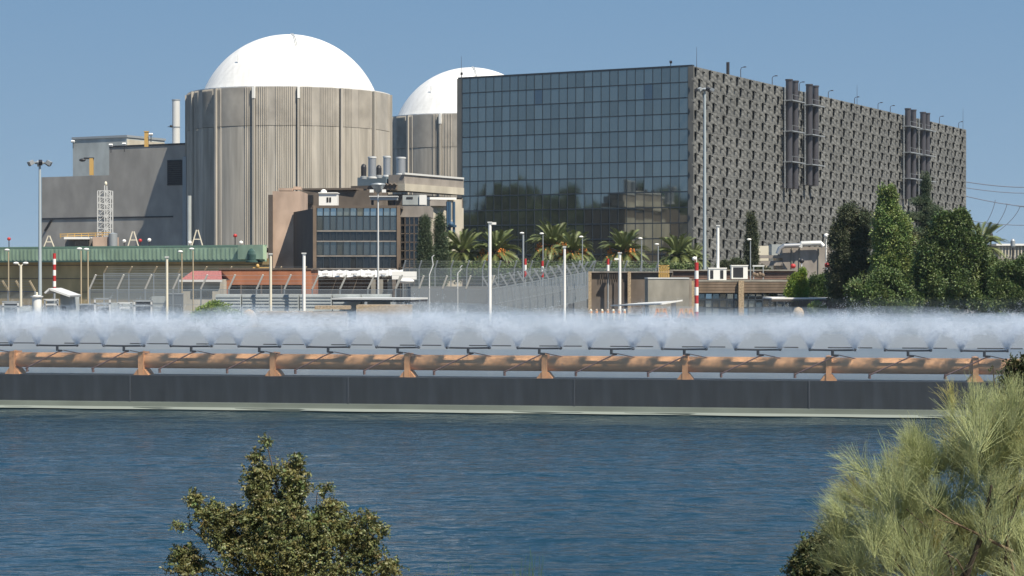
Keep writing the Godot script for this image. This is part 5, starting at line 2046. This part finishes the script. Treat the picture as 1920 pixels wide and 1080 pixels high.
# ---------------------------------------------------------------- plants
# a spray of n small leaves in a ball of radius 1, each two triangles folded at the rib
func leaf_spray(n: int, ln: float, wd: float, sd: int, up := 0.3) -> ArrayMesh:
	var r := RandomNumberGenerator.new()
	r.seed = sd
	var m := MB.new()
	for k in n:
		var d := Vector3(r.randfn(), r.randfn() + up, r.randfn()).normalized()
		var c := d * pow(r.randf(), 0.5)
		var out := (d + Vector3(r.randfn(), r.randfn() + up, r.randfn()) * 0.6).normalized()
		var side := out.cross(Vector3(r.randfn(), r.randfn(), r.randfn())).normalized()
		var nor := side.cross(out)
		var l := ln * (0.7 + 0.6 * r.randf())
		var w := wd * (0.7 + 0.6 * r.randf())
		var g := 0.75 + 0.5 * r.randf()
		m.col = Color(g * (0.9 + 0.25 * r.randf()), g, g * 0.9)
		var a := c
		var b := c + out * l
		var p := c + out * l * 0.45 + side * w + nor * w * 0.35
		var q := c + out * l * 0.45 - side * w + nor * w * 0.35
		m.tri(a, p, b)
		m.tri(a, b, q)
	return m.done()

# copies of a spray through a crown made of blobs [centre, radii, share]; noise leaves gaps
func crown(parent: Node3D, called: String, spray: Mesh, m: Material, blobs: Array, n: int, size: float, sd: int, inner := 0.35, gap := 0.05, gap_freq := 0.35, spread := 0.3) -> void:
	var r := RandomNumberGenerator.new()
	r.seed = sd
	var ns := FastNoiseLite.new()
	ns.seed = sd
	ns.frequency = gap_freq
	ns.fractal_octaves = 2
	var total := 0.0
	for b in blobs: total += b[2]
	var placed := []
	var colors := []
	var tries := 0
	while placed.size() < n and tries < n * 6:
		tries += 1
		var pick := r.randf() * total
		var bl: Array = blobs[0]
		for b in blobs:
			pick -= b[2]
			if pick <= 0.0:
				bl = b
				break
		var d := Vector3(r.randfn(), r.randfn(), r.randfn()).normalized()
		var rad := lerpf(inner, 1.0, pow(r.randf(), 0.6)) * (1.0 + 0.10 * r.randfn())
		var p: Vector3 = bl[0] + d * rad * bl[1]
		if ns.get_noise_3dv(p) < gap - spread * r.randf(): continue
		var t := Transform3D(Basis.from_euler(Vector3(r.randf() * TAU, r.randf() * TAU, r.randf() * TAU)).scaled(Vector3.ONE * size * (0.7 + 0.6 * r.randf())), p)
		placed.append(t)
		var g := 0.8 + 0.4 * r.randf() + 0.25 * ns.get_noise_3dv(p * 0.6)
		colors.append(Color(g * (1.0 + 0.12 * r.randfn()), g, g))
	var mm := MultiMesh.new()
	mm.transform_format = MultiMesh.TRANSFORM_3D
	mm.use_colors = true
	mm.mesh = spray
	mm.instance_count = placed.size()
	for k in placed.size():
		mm.set_instance_transform(k, placed[k])
		mm.set_instance_color(k, colors[k])
	var node := MultiMeshInstance3D.new()
	node.name = called
	node.multimesh = mm
	node.material_override = m
	parent.add_child(node, true)
	node.set_meta("kind", "stuff")

func trunk(parent: Node3D, top: float, r0: float, r1: float, limbs: Array, m: Material) -> void:
	var b := MB.new()
	b.tube([Vector3.ZERO, Vector3(0.05, top * 0.4, 0.03), Vector3(-0.05, top * 0.75, -0.04), Vector3(0, top, 0)], r0, r1, 8)
	var t := part(parent, "trunk", b.done(), m)
	for l in limbs:
		b = MB.new()
		var s: Vector3 = l[0]
		var e: Vector3 = l[1]
		b.tube([s, s.lerp(e, 0.5) + Vector3(0, -0.08, 0) * (e - s).length(), e], r1 * 1.1, r1 * 0.4, 6)
		part(t, "branch", b.done(), m)

# one palm frond along +x from the origin, rising and drooping
func frond(ln: float, rise: float, droop: float, sd: int) -> ArrayMesh:
	var r := RandomNumberGenerator.new()
	r.seed = sd
	var m := MB.new()
	var n := 22
	var pts := []
	for k in n + 1:
		var u := float(k) / n
		pts.append(Vector3(ln * u * (1.0 - 0.18 * u * u), rise * u - droop * u * u, 0))
	m.col = Color(1.5, 1.3, 0.9)
	m.tube([pts[0], pts[6], pts[12], pts[n]], 0.06, 0.015, 4, false)
	for k in range(2, n):
		var d: Vector3 = (pts[k + 1] - pts[k - 1]).normalized()
		var u := float(k) / n
		var l := ln * 0.17 * sin(PI * clampf(0.18 + 0.8 * u, 0, 1)) * (0.85 + 0.3 * r.randf())
		for s in [-1.0, 1.0]:
			var g := 0.8 + 0.45 * r.randf()
			m.col = Color(g * (1.0 + 0.15 * r.randf()), g, g * 0.9)
			var out := (Vector3(0, 0, s) * 0.8 + d * 0.75 + Vector3(0, 0.35, 0)).normalized()
			var e: Vector3 = pts[k] + out * l + Vector3(0, -0.12 * l, 0)
			var w := d * 0.085
			m.tri(pts[k] - w, e, pts[k] + w)
	return m.done()

func make_palm(where: Vector3, label: String, fruit: int) -> Node3D:
	var t := thing("date_palm", label, "palm tree", where, "date palms before the glass front")
	var h := 3.3
	var b := MB.new()
	b.tube([Vector3.ZERO, Vector3(0.1, h * 0.5, 0), Vector3(0, h, 0)], 0.5, 0.42, 9)
	part(t, "trunk", b.done(), M.bark)
	b = MB.new()
	b.ball(Vector3(0, h + 0.1, 0), Vector3(0.6, 0.8, 0.6), 7)
	part(t, "crown_base", b.done(), M.bark)
	var kinds := [frond(4.2, 3.2, 1.9, 1), frond(4.3, 2.2, 2.4, 2), frond(4.1, 1.1, 2.6, 3), frond(3.6, 0.2, 2.6, 4)]
	for k in 96:
		var ring := k % 4
		var p := part(t, "frond", kinds[ring], M.palm_leaf)
		var a := 2.39996 * k + rng.randf() * 0.3
		p.transform = Transform3D(Basis(Vector3.UP, a) * Basis(Vector3.BACK, [0.55, 0.25, 0.0, -0.1][ring] + rng.randfn(0, 0.1)) * Basis(Vector3.RIGHT, rng.randfn(0, 0.25)), Vector3(0, h + 0.25 - ring * 0.1, 0)).scaled_local(Vector3.ONE * (0.85 + 0.25 * rng.randf()))
	for k in fruit:
		b = MB.new()
		var a := 0.4 + TAU * k / maxf(fruit, 1)
		var c := Vector3(sin(a) * 1.75, h + 0.15 - 0.45 * (k % 2), cos(a) * 1.75)
		b.tube([Vector3(0, h + 0.2, 0), c + Vector3(0, 0.6, 0), c], 0.05, 0.03, 4, false)
		for s in 40:
			b.ball(c + Vector3(rng.randfn() * 0.32, rng.randfn() * 0.33 - 0.1, rng.randfn() * 0.3), Vector3(0.11, 0.14, 0.11), 3)
		part(t, "date_cluster", b.done(), M.dates)
	return t

func plants() -> void:
	var zp := 283.0
	# palms: pixel of the crown's heart, distance, turn, size, label, bearing fruit
	var spots := [
		[868.0, 474.0, 270.0, "palm right of the twin cypresses, no fruit showing", 0, 1.0],
		[930.0, 474.0, 268.0, "palm left of the grey lamp post, orange fruit low in its crown", 3, 1.0],
		[1036.0, 462.0, 278.0, "taller of the two overlapping middle palms, orange fruit at its heart", 3, 1.05],
		[1074.0, 473.0, 272.0, "lower right one of the two overlapping middle palms, orange fruit", 3, 0.9],
		[1169.0, 474.0, 272.0, "single palm right of the middle pair, one orange cluster", 2, 1.0],
		[1270.0, 481.0, 270.0, "palm left of the tallest grey mast, bushy and without fruit", 0, 0.95],
		[1298.0, 488.0, 280.0, "small palm hard against the tallest grey mast", 0, 0.75],
		[840.0, 482.0, 276.0, "small palm half hidden behind the right cypress", 0, 0.8],
		[1838.0, 462.0, 215.0, "dark palm at the right edge behind the broad trees", 0, 0.85]]
	var bare: Node3D
	var bearing: Node3D
	for k in spots.size():
		var s: Array = spots[k]
		var heart := at(s[0], s[1], s[2])
		var size: float = s[5]
		var where_ := Vector3(heart.x, heart.y - 3.55 * size, heart.z)
		var t: Node3D
		if s[4] == 0:
			if bare == null:
				bare = make_palm(where_, s[3], 0)
				t = bare
			else: t = copy(bare, where_, 1.1 * k, s[3], size)
		else:
			if bearing == null:
				bearing = make_palm(where_, s[3], 6)
				t = bearing
			else: t = copy(bearing, where_, [0, 0.0, 0.5, 0.9, 0.2][k], s[3], size)
		t.scale = Vector3.ONE * size
	# raised bed under the palms, so that their trunks stand on soil
	var b := MB.new()
	b.wall_box(foot(745.0, 262.0), foot(1320.0, 262.0), 26.0, 1.9)
	ground("planting_bed", b, M.earth)
	var spray_a := leaf_spray(44, 0.46, 0.13, 11)
	var spray_b := leaf_spray(48, 0.5, 0.08, 12)
	# shrubs and ground cover at the palms' feet
	var gc := Node3D.new()
	gc.name = "ground_cover"
	add_child(gc)
	var blobs := []
	for k in 26:
		var px := 765.0 + 21.0 * k
		var c := at(px, 514.0 - 6.0 * rng.randf(), 258.0 + 8.0 * rng.randf())
		blobs.append([c, Vector3(1.6 + rng.randf(), 0.9 + 0.6 * rng.randf(), 1.2), 1.0])
	crown(gc, "foliage", spray_a, M.tree_leaf, blobs, 1500, 0.5, 77)
	gc.set_meta("kind", "stuff")
	gc.set_meta("label", "low green shrubs growing along the foot of the palms")
	gc.set_meta("category", "shrubs")
	# cypresses
	for e in [[796.0, 404.0, 505.0, 28.0, 246.0, "left and taller of the twin dark cypresses beside the glazed annex"], [825.0, 402.0, 505.0, 26.0, 248.0, "right one of the twin cypresses, its tip before the pale bay"], [1408.0, 402.0, 508.0, 24.0, 250.0, "lone slim cypress before the panelled side"]]:
		var z: float = e[4]
		var p := foot(e[0], z)
		var t := thing("cypress", e[5], "tree", p, "slim cypresses")
		var h := high(e[1], z) - GROUND
		var w := wide(e[3] * 0.5, z)
		trunk(t, h * 0.8, 0.22, 0.06, [[Vector3(0, h * 0.3, 0), Vector3(w * 0.5, h * 0.5, 0)], [Vector3(0, h * 0.4, 0), Vector3(-w * 0.5, h * 0.62, 0)]], M.bark)
		crown(t, "crown", spray_b, M.conifer_leaf if e[0] > 1000 else M.cedar_leaf, [[Vector3(0, h * 0.40, 0), Vector3(w, h * 0.38, w), 5.0], [Vector3(0.1, h * 0.70, 0), Vector3(w * 0.72, h * 0.28, w * 0.7), 2.5], [Vector3(-0.05, h * 0.90, 0), Vector3(w * 0.3, h * 0.13, w * 0.3), 0.6], [Vector3(w * 0.3, h * 0.62, 0), Vector3(w * 0.5, h * 0.12, w * 0.4), 0.6]], 900, 0.42, int(e[0]), 0.5, -0.2, 0.6)
	# the trees at the right: [label, name, foot px, z, leaf, blobs in pixels (px, py, rx, ry, share), amount, spray size]
	var trees := [
		["dark rounded conifer standing left of the poplar", "conifer", 1598.0, 200.0, "conifer_leaf", [[1597, 480, 38, 80, 4.0], [1600, 420, 28, 34, 1.6], [1580, 520, 26, 50, 1.4], [1615, 540, 26, 50, 1.4], [1588, 445, 26, 30, 1.0]], 2600, 0.5],
		["tall bright green poplar with pointed top, right of the dark conifer", "poplar", 1674.0, 196.0, "poplar_leaf", [[1668, 500, 32, 90, 4.0], [1668, 425, 26, 50, 2.0], [1664, 370, 13, 34, 1.0], [1663, 350, 6, 20, 0.4], [1684, 450, 22, 46, 1.2], [1690, 530, 34, 60, 2.0]], 2900, 0.42],
		["tall sparse cedar with level branches behind the broad trees", "cedar", 1738.0, 226.0, "cedar_leaf", [[1736, 350, 6, 28, 0.5], [1728, 378, 18, 6, 0.5], [1746, 392, 22, 6, 0.6], [1724, 406, 26, 6, 0.7], [1750, 420, 30, 7, 0.8], [1720, 434, 32, 7, 0.9], [1752, 450, 34, 8, 1.0], [1722, 466, 38, 9, 1.1], [1745, 484, 40, 12, 1.2]], 1500, 0.36],
		["broad mid green tree, the largest crown on the right", "broad_tree", 1780.0, 190.0, "tree_leaf", [[1750, 505, 30, 62, 2.2], [1788, 462, 26, 56, 2.2], [1822, 492, 24, 50, 1.8], [1768, 428, 15, 26, 0.7], [1802, 420, 13, 22, 0.5], [1850, 525, 24, 40, 1.2], [1780, 540, 60, 42, 2.2]], 5200, 0.5],
		["low leafy tree between the dark conifer and the poplar", "broad_tree", 1640.0, 188.0, "tree_leaf", [[1630, 560, 40, 40, 2.0], [1655, 540, 30, 36, 1.5], [1690, 570, 40, 30, 1.5]], 1900, 0.45],
		["bushy tree at the right edge of the picture", "broad_tree", 1890.0, 188.0, "tree_leaf", [[1885, 545, 42, 50, 2.0], [1920, 530, 30, 46, 1.5], [1860, 570, 40, 28, 1.2], [1940, 560, 40, 40, 1.2]], 2200, 0.45],
		["dark olive tree filling the gap under the cedar", "broad_tree", 1720.0, 204.0, "dark_leaf", [[1715, 520, 40, 60, 2.0], [1700, 470, 26, 40, 1.2], [1745, 560, 50, 40, 1.5]], 2200, 0.48]]
	for e in trees:
		var z: float = e[3]
		var p := foot(e[2], z)
		var t := thing(e[1], e[0], "tree", p)
		var bl := []
		var top := 0.0
		var limbs := []
		for q in e[5]:
			var c := at(q[0], q[1], z) - p
			bl.append([c, Vector3(wide(q[2], z), wide(q[3], z), wide(q[2], z) * 0.9), q[4]])
			top = maxf(top, c.y)
			limbs.append([Vector3(0, c.y * 0.6, 0), c])
		trunk(t, top * 0.95, 0.3, 0.07, limbs, M.bark)
		crown(t, "crown", spray_b if e[4] in ["conifer_leaf", "cedar_leaf"] else spray_a, M[e[4]], bl, e[6], e[7], int(e[2]) + 3, 0.4, -0.12 if e[1] in ["poplar", "cedar"] else 0.10, 0.45, 0.25)
	# hedges on the porch
	for e in [["bright lime green bush at the left end of the hedge", "bush", 1495.0, 205.0, "lime_leaf", [[1495, 537, 17, 22, 2.0], [1498, 522, 12, 12, 1.0], [1488, 550, 14, 12, 1.0], [1503, 546, 12, 16, 1.0], [1505, 512, 6, 8, 0.3]], 900], ["dark green clipped hedge along the porch roof", "hedge", 1552.0, 207.0, "hedge_leaf", [[1532, 540, 22, 22, 2.0], [1556, 538, 24, 22, 2.0], [1580, 540, 20, 24, 2.0], [1545, 526, 26, 9, 1.0], [1575, 524, 18, 8, 0.8], [1520, 552, 14, 10, 0.6]], 2000], ["small green bush under the porch slab", "bush", 1530.0, 201.0, "lime_leaf", [[1530, 578, 13, 10, 1.0], [1540, 585, 10, 8, 0.6]], 320], ["round green bush on the left, just above the mist", "bush", 405.0, 166.0, "lime_leaf", [[402, 584, 26, 16, 2.0], [385, 592, 24, 12, 1.4], [428, 594, 26, 12, 1.4], [440, 600, 22, 8, 0.8]], 1000], ["dark scrub before the slim cypress on the flat roof's far side", "bush", 1372.0, 244.0, "conifer_leaf", [[1360, 500, 16, 12, 1.0], [1382, 498, 16, 14, 1.0], [1430, 512, 20, 12, 1.0]], 500]]:
		var z: float = e[3]
		var p := foot(e[2], z)
		var t := thing(e[1], e[0], "hedge" if e[1] == "hedge" else "bush", p)
		var bl := []
		for q in e[5]:
			bl.append([at(q[0], q[1], z) - p, Vector3(wide(q[2], z), wide(q[3], z), wide(q[2], z) * 0.7), q[4]])
		var st := MB.new()
		for q in bl:
			st.tube([Vector3(q[0].x * 0.8, 0, 0), q[0]], 0.06, 0.03, 5)
		part(t, "stem", st.done(), M.bark)
		crown(t, "foliage", spray_a, M[e[4]], bl, e[6], 0.3, int(e[2]), 0.3, -0.15, 1.0)
	# trees beyond the left edge, which the mirror glass shows
	var proto: Node3D
	for k in 14:
		var where_ := Vector3(-112.0 - 16.0 * (k % 2) - 5.0 * rng.randf() + 2.0 * (k / 2), GROUND, -282.0 + 7.0 * k)
		var lab := "tree beyond the left edge seen only in the mirror glass, %s in its row" % ORD[k]
		if k == 0:
			proto = thing("broad_tree", lab, "tree", where_, "trees beyond the left edge")
			trunk(proto, 9.0, 0.4, 0.12, [[Vector3(0, 5, 0), Vector3(3, 9, 0)], [Vector3(0, 6, 0), Vector3(-3, 10, 1)]], M.bark)
			crown(proto, "crown", spray_a, M.tree_leaf, [[Vector3(0, 10, 0), Vector3(5.5, 5, 5.5), 3.0], [Vector3(3, 7.5, 1), Vector3(4, 3.5, 4), 1.5], [Vector3(-3, 8, -1), Vector3(4, 4, 4), 1.5], [Vector3(0.5, 14.5, 0), Vector3(3, 3, 3), 1.0]], 2200, 0.9, 5, 0.4, -0.1, 0.3)
		else:
			copy(proto, where_, 1.3 * k, lab, 1.1 + 0.4 * rng.randf())

# ---------------------------------------------------------------- plants on the near bank
func bank_plants() -> void:
	# holm oak sapling: a twig of small leaves, many times
	var oak := oak_twig(9)
	var b: MB
	var z := 14.5
	var foot_ := Vector3((565.0 - 960.0) * z / F, 4.1, -z)
	var t := thing("oak_shrub", "small leaved olive green oak shrub at the bottom left of the water", "shrub", foot_)
	var blobs := []
	for q in [[545, 1030, 140, 80, 6.0], [487, 915, 28, 42, 0.9], [552, 915, 26, 36, 0.8], [520, 960, 62, 44, 2.0], [430, 990, 56, 48, 1.6], [630, 1005, 50, 56, 1.5], [690, 1020, 34, 46, 0.9], [366, 938, 15, 14, 0.25], [398, 962, 30, 16, 0.5], [600, 985, 40, 36, 0.8], [470, 1010, 60, 60, 1.6], [345, 986, 26, 8, 0.22], [342, 1038, 28, 18, 0.35], [352, 1062, 40, 20, 0.6], [694, 975, 20, 18, 0.3], [718, 998, 14, 14, 0.14], [720, 1064, 32, 16, 0.4], [540, 880, 26, 20, 0.5], [556, 862, 14, 9, 0.15], [492, 893, 18, 22, 0.35], [480, 858, 8, 8, 0.1], [512, 886, 9, 9, 0.08], [612, 916, 8, 9, 0.10], [595, 930, 10, 9, 0.1], [618, 952, 20, 14, 0.3], [604, 968, 12, 14, 0.2], [497, 830, 8, 12, 0.05], [560, 1110, 220, 70, 4.0]]:
		blobs.append([at(q[0], q[1], z) - foot_, Vector3(wide(q[2], z), wide(q[3], z), wide(minf(q[2], 110.0), z)), q[4]])
	var stems := MB.new()
	stems.tube([Vector3(0, -0.3, 0), Vector3(0.02, 0.4, 0), Vector3(-0.02, 0.9, 0)], 0.05, 0.03, 7)
	part(t, "trunk", stems.done(), M.bark)
	for q in blobs.size():
		var e: Vector3 = blobs[q][0]
		b = MB.new()
		var s := Vector3(0, 0.5 + 0.02 * (q % 9), 0)
		if e.y < 0.6: s = Vector3(0, 0.2, 0)
		b.tube([s, s.lerp(e, 0.45) + Vector3(0.02 * sin(q * 2.0), 0.06, 0.03 * cos(q * 3.0)), e + Vector3(0, blobs[q][1].y * 0.8, 0)], 0.014, 0.003, 5)
		part(t, "branch", b.done(), M.twig)
	crown(t, "foliage", oak, M.oak_leaf, blobs, 3700, 0.064, 41, 0.2, 0.0, 3.8, 0.38)
	# the darker oak at the right edge and the one at the foot of the broom
	for e in [["dark leaved oak branch at the right edge above the broom", 1905.0, 15.5, [[1905, 720, 24, 34, 1.6], [1900, 690, 13, 20, 0.6], [1925, 700, 22, 40, 1.2], [1898, 750, 22, 24, 0.8], [1862, 690, 14, 6, 0.12], [1940, 780, 50, 70, 2.0]], 520, 3.7], ["dark green bush low at the left foot of the broom", 1545.0, 13.0, [[1540, 1045, 44, 42, 2.0], [1510, 1070, 28, 36, 1.2], [1580, 1050, 36, 50, 1.4], [1550, 1100, 80, 40, 2.0], [1575, 1005, 30, 26, 0.9]], 1900, 4.3]]:
		var zz: float = e[2]
		var f := Vector3((e[1] - 960.0) * zz / F, e[5], -zz)
		t = thing("oak_shrub", e[0], "shrub", f)
		var bl := []
		for q in e[3]:
			bl.append([at(q[0], q[1], zz) - f, Vector3(wide(q[2], zz), wide(q[3], zz), wide(q[2], zz)), q[4]])
		for q in bl:
			b = MB.new()
			b.tube([Vector3(0, -0.3, 0), q[0] * 0.5 + Vector3(0.03, 0, 0.02), q[0] + Vector3(0, q[1].y * 0.6, 0)], 0.02, 0.004, 5)
			part(t, "branch", b.done(), M.dark_twig)
		crown(t, "foliage", oak, M.dark_leaf, bl, e[4], 0.062, int(e[1]), 0.2, -0.1, 4.0)
	broom()
	# grass blades at the water's edge
	z = 19.0
	var g0 := Vector3((985.0 - 960.0) * z / F, 3.1, -z)
	var r := RandomNumberGenerator.new()
	r.seed = 4
	for e in [[985.0, 19.0, 1045.0, 26, "sparse tuft of long green grass at the bottom middle"], [830.0, 19.5, 1066.0, 20, "low fringe of grass at the bottom left of the middle"], [1010.0, 19.2, 1070.0, 14, "short grass right of the long tuft"]]:
		z = e[1]
		var f := Vector3((e[0] - 960.0) * z / F, 3.1, -z)
		b = MB.new(f)
		var top := high(e[2], z) - 3.1
		for k in e[3]:
			var base := f + Vector3(r.randfn() * 0.12, 0, r.randfn() * 0.1)
			var lean := Vector3(r.randfn() * 0.12, 0, r.randfn() * 0.1)
			var hh := top * (0.75 + 0.3 * r.randf())
			b.col = Color(0.8 + 0.5 * r.randf(), 1.0, 0.8)
			b.tube([base, base + lean * 0.3 + Vector3(0, hh * 0.6, 0), base + lean + Vector3(0, hh, 0)], 0.005, 0.001, 3, false)
		single("grass_tuft", b, M.lime_leaf, e[4], "grass")

func oak_twig(sd: int) -> ArrayMesh:
	var r := RandomNumberGenerator.new()
	r.seed = sd
	var m := MB.new()
	for k in 15:
		var u := k / 14.0
		var c := Vector3(0.06 * sin(u * 5.0), -0.9 + 1.8 * u, 0.06 * cos(u * 4.0))
		var a := 2.4 * k
		var out := Vector3(sin(a), 0.5 + 0.4 * r.randf(), cos(a)).normalized()
		var side := out.cross(Vector3(r.randfn() * 0.5, 1, r.randfn() * 0.5)).normalized()
		var nor := side.cross(out)
		var l := 0.34 * (0.7 + 0.6 * r.randf())
		var w := l * 0.33
		var g := 0.7 + 0.6 * r.randf()
		m.col = Color(g * (0.9 + 0.35 * r.randf()), g, g * (0.8 + 0.4 * r.randf()))
		var b := c + out * l
		for s in [-1.0, 1.0]:
			var p: Vector3 = c + out * l * 0.35 + side * w * s + nor * w * 0.3
			var q: Vector3 = c + out * l * 0.72 + side * w * 0.75 * s + nor * w * 0.25
			m.tri(c, p, q)
			m.tri(c, q, b)
	m.col = Color(1.2, 0.9, 0.8)
	m.tube([Vector3(0, -1, 0), Vector3(0.05, 0, 0.03), Vector3(0, 0.95, 0)], 0.03, 0.012, 4, false)
	return m.done()

# a fan of long thin shoots from the origin, mostly upwards
func broom_tuft(n: int, open: float, sd: int) -> ArrayMesh:
	var r := RandomNumberGenerator.new()
	r.seed = sd
	var m := MB.new()
	for k in n:
		var d := Vector3(r.randfn() * open, 1.0, r.randfn() * open).normalized()
		var bend := Vector3(r.randfn(), r.randf() * 0.6, r.randfn()) * 0.16
		var l := 0.55 + 0.5 * r.randf()
		var s := d * r.randf() * 0.35 + Vector3(r.randfn(), 0, r.randfn()) * 0.02
		var g := 0.75 + 0.55 * r.randf()
		m.col = Color(g * (0.92 + 0.2 * r.randf()), g, g * (0.85 + 0.4 * r.randf()))
		m.tube([s, s + d * l * 0.4 + bend * 0.25, s + d * l * 0.75 + bend * 0.6, s + d * l + bend * 1.2], 0.0058, 0.0026, 3, false)
		if r.randf() < 0.6:
			var q := s + d * l * 0.5 + bend * 0.3
			var d2 := (d + Vector3(r.randfn(), 0.2, r.randfn()) * 0.35).normalized()
			m.tube([q, q + d2 * l * 0.25, q + d2 * l * 0.45 + bend], 0.0045, 0.002, 3, false)
	return m.done()

func broom() -> void:
	var z := 12.0
	var f := Vector3((1830.0 - 960.0) * z / F, 4.55, -z)
	var t := thing("broom_shrub", "big wispy grey green broom bush filling the lower right corner", "shrub", f)
	var tufts := [broom_tuft(58, 0.28, 1), broom_tuft(52, 0.36, 2), broom_tuft(62, 0.24, 3), broom_tuft(46, 0.48, 4)]
	# limbs: pixel paths on the bush, dark or straw coloured
	for e in [[[1800, 1120], [1838, 1010], [1850, 960], [1860, 910], 0.014, 0], [[1850, 960], [1880, 930], [1905, 912], 0.008, 0], [[1842, 1000], [1878, 985], [1900, 968], 0.009, 0], [[1800, 1090], [1830, 1040], [1848, 1000], 0.012, 0], [[1900, 1035], [1840, 1005], [1790, 980], [1735, 942], 0.008, 1], [[1850, 1010], [1800, 985], [1760, 975], 0.006, 1], [[1790, 1090], [1778, 1035], [1740, 990], [1700, 955], 0.007, 0], [[1760, 1100], [1730, 1040], [1690, 985], 0.007, 0], [[1720, 1110], [1670, 1040], [1630, 985], 0.007, 1], [[1880, 1110], [1890, 1010], [1910, 930], 0.009, 0], [[1830, 1110], [1795, 1050], [1760, 1030], 0.006, 1], [[1905, 1090], [1895, 1040], [1885, 990], 0.007, 1]]:
		var pts := []
		for q in e.slice(0, e.size() - 2):
			pts.append(at(q[0], q[1], z - 0.45 + 0.2 * rng.randf()) - f)
		var b := MB.new()
		b.tube(pts, e[e.size() - 2] * 1.2, e[e.size() - 2] * 0.55, 6)
		part(t, "limb", b.done(), M.dark_twig if e[e.size() - 1] == 0 else M.twig)
	# tufts of shoots: [px, py of the tuft's base, reach px, lean sideways, amount]
	var spots := [[1822, 800, 78, -0.10, 9], [1860, 850, 110, 0.0, 12], [1905, 830, 110, 0.1, 11], [1890, 780, 70, 0.3, 5], [1850, 900, 120, -0.05, 12], [1720, 870, 80, -0.2, 9], [1690, 860, 70, -0.25, 6], [1755, 900, 80, 0.05, 6], [1670, 930, 90, -0.2, 10], [1700, 960, 100, -0.1, 10], [1760, 980, 100, -0.1, 10], [1640, 960, 90, -0.35, 8], [1610, 950, 70, -0.45, 4], [1600, 1010, 90, -0.3, 9], [1570, 980, 60, -0.5, 3], [1640, 1030, 100, -0.2, 11], [1700, 1050, 110, -0.1, 12], [1760, 1060, 110, 0.0, 12], [1820, 1020, 110, 0.0, 12], [1880, 960, 120, 0.1, 12], [1900, 1040, 120, 0.1, 12], [1830, 1090, 110, 0.0, 12], [1660, 1100, 110, -0.1, 11], [1600, 1080, 90, -0.2, 8], [1740, 1120, 120, 0.0, 11], [1940, 900, 130, 0.1, 10], [1950, 1050, 130, 0.1, 10], [1900, 1110, 110, 0.0, 10], [1790, 930, 90, 0.0, 6], [1560, 1060, 70, -0.3, 4], [1810, 870, 90, -0.15, 6]]
	var r := RandomNumberGenerator.new()
	r.seed = 31
	for v in 4:
		var placed := []
		var colors := []
		for s in spots:
			var amount: int = s[4]
			for k in amount:
				if r.randi() % 4 != v: continue
				var c := at(s[0] + r.randfn() * 20.0, s[1] + r.randfn() * 16.0, z + r.randfn() * 0.28) - f
				var size := wide(s[2], z) * 0.70 * (0.75 + 0.5 * r.randf())
				var bs := Basis(Vector3.BACK, -s[3] * 1.2 + r.randfn() * 0.28) * Basis(Vector3.RIGHT, r.randfn() * 0.4) * Basis(Vector3.UP, r.randf() * TAU)
				placed.append(Transform3D(bs.scaled(Vector3(size, size, size)), c))
				var g := 0.8 + 0.4 * r.randf()
				var dry := r.randf()
				colors.append(Color(g * (1.0 if dry < 0.93 else 1.2), g, g * (1.0 if dry < 0.93 else 0.8)))
		var mm := MultiMesh.new()
		mm.transform_format = MultiMesh.TRANSFORM_3D
		mm.use_colors = true
		mm.mesh = tufts[v]
		mm.instance_count = placed.size()
		for k in placed.size():
			mm.set_instance_transform(k, placed[k])
			mm.set_instance_color(k, colors[k])
		var node := MultiMeshInstance3D.new()
		node.name = "shoots"
		node.multimesh = mm
		node.material_override = M.broom_stem
		t.add_child(node, true)
		node.set_meta("kind", "stuff")
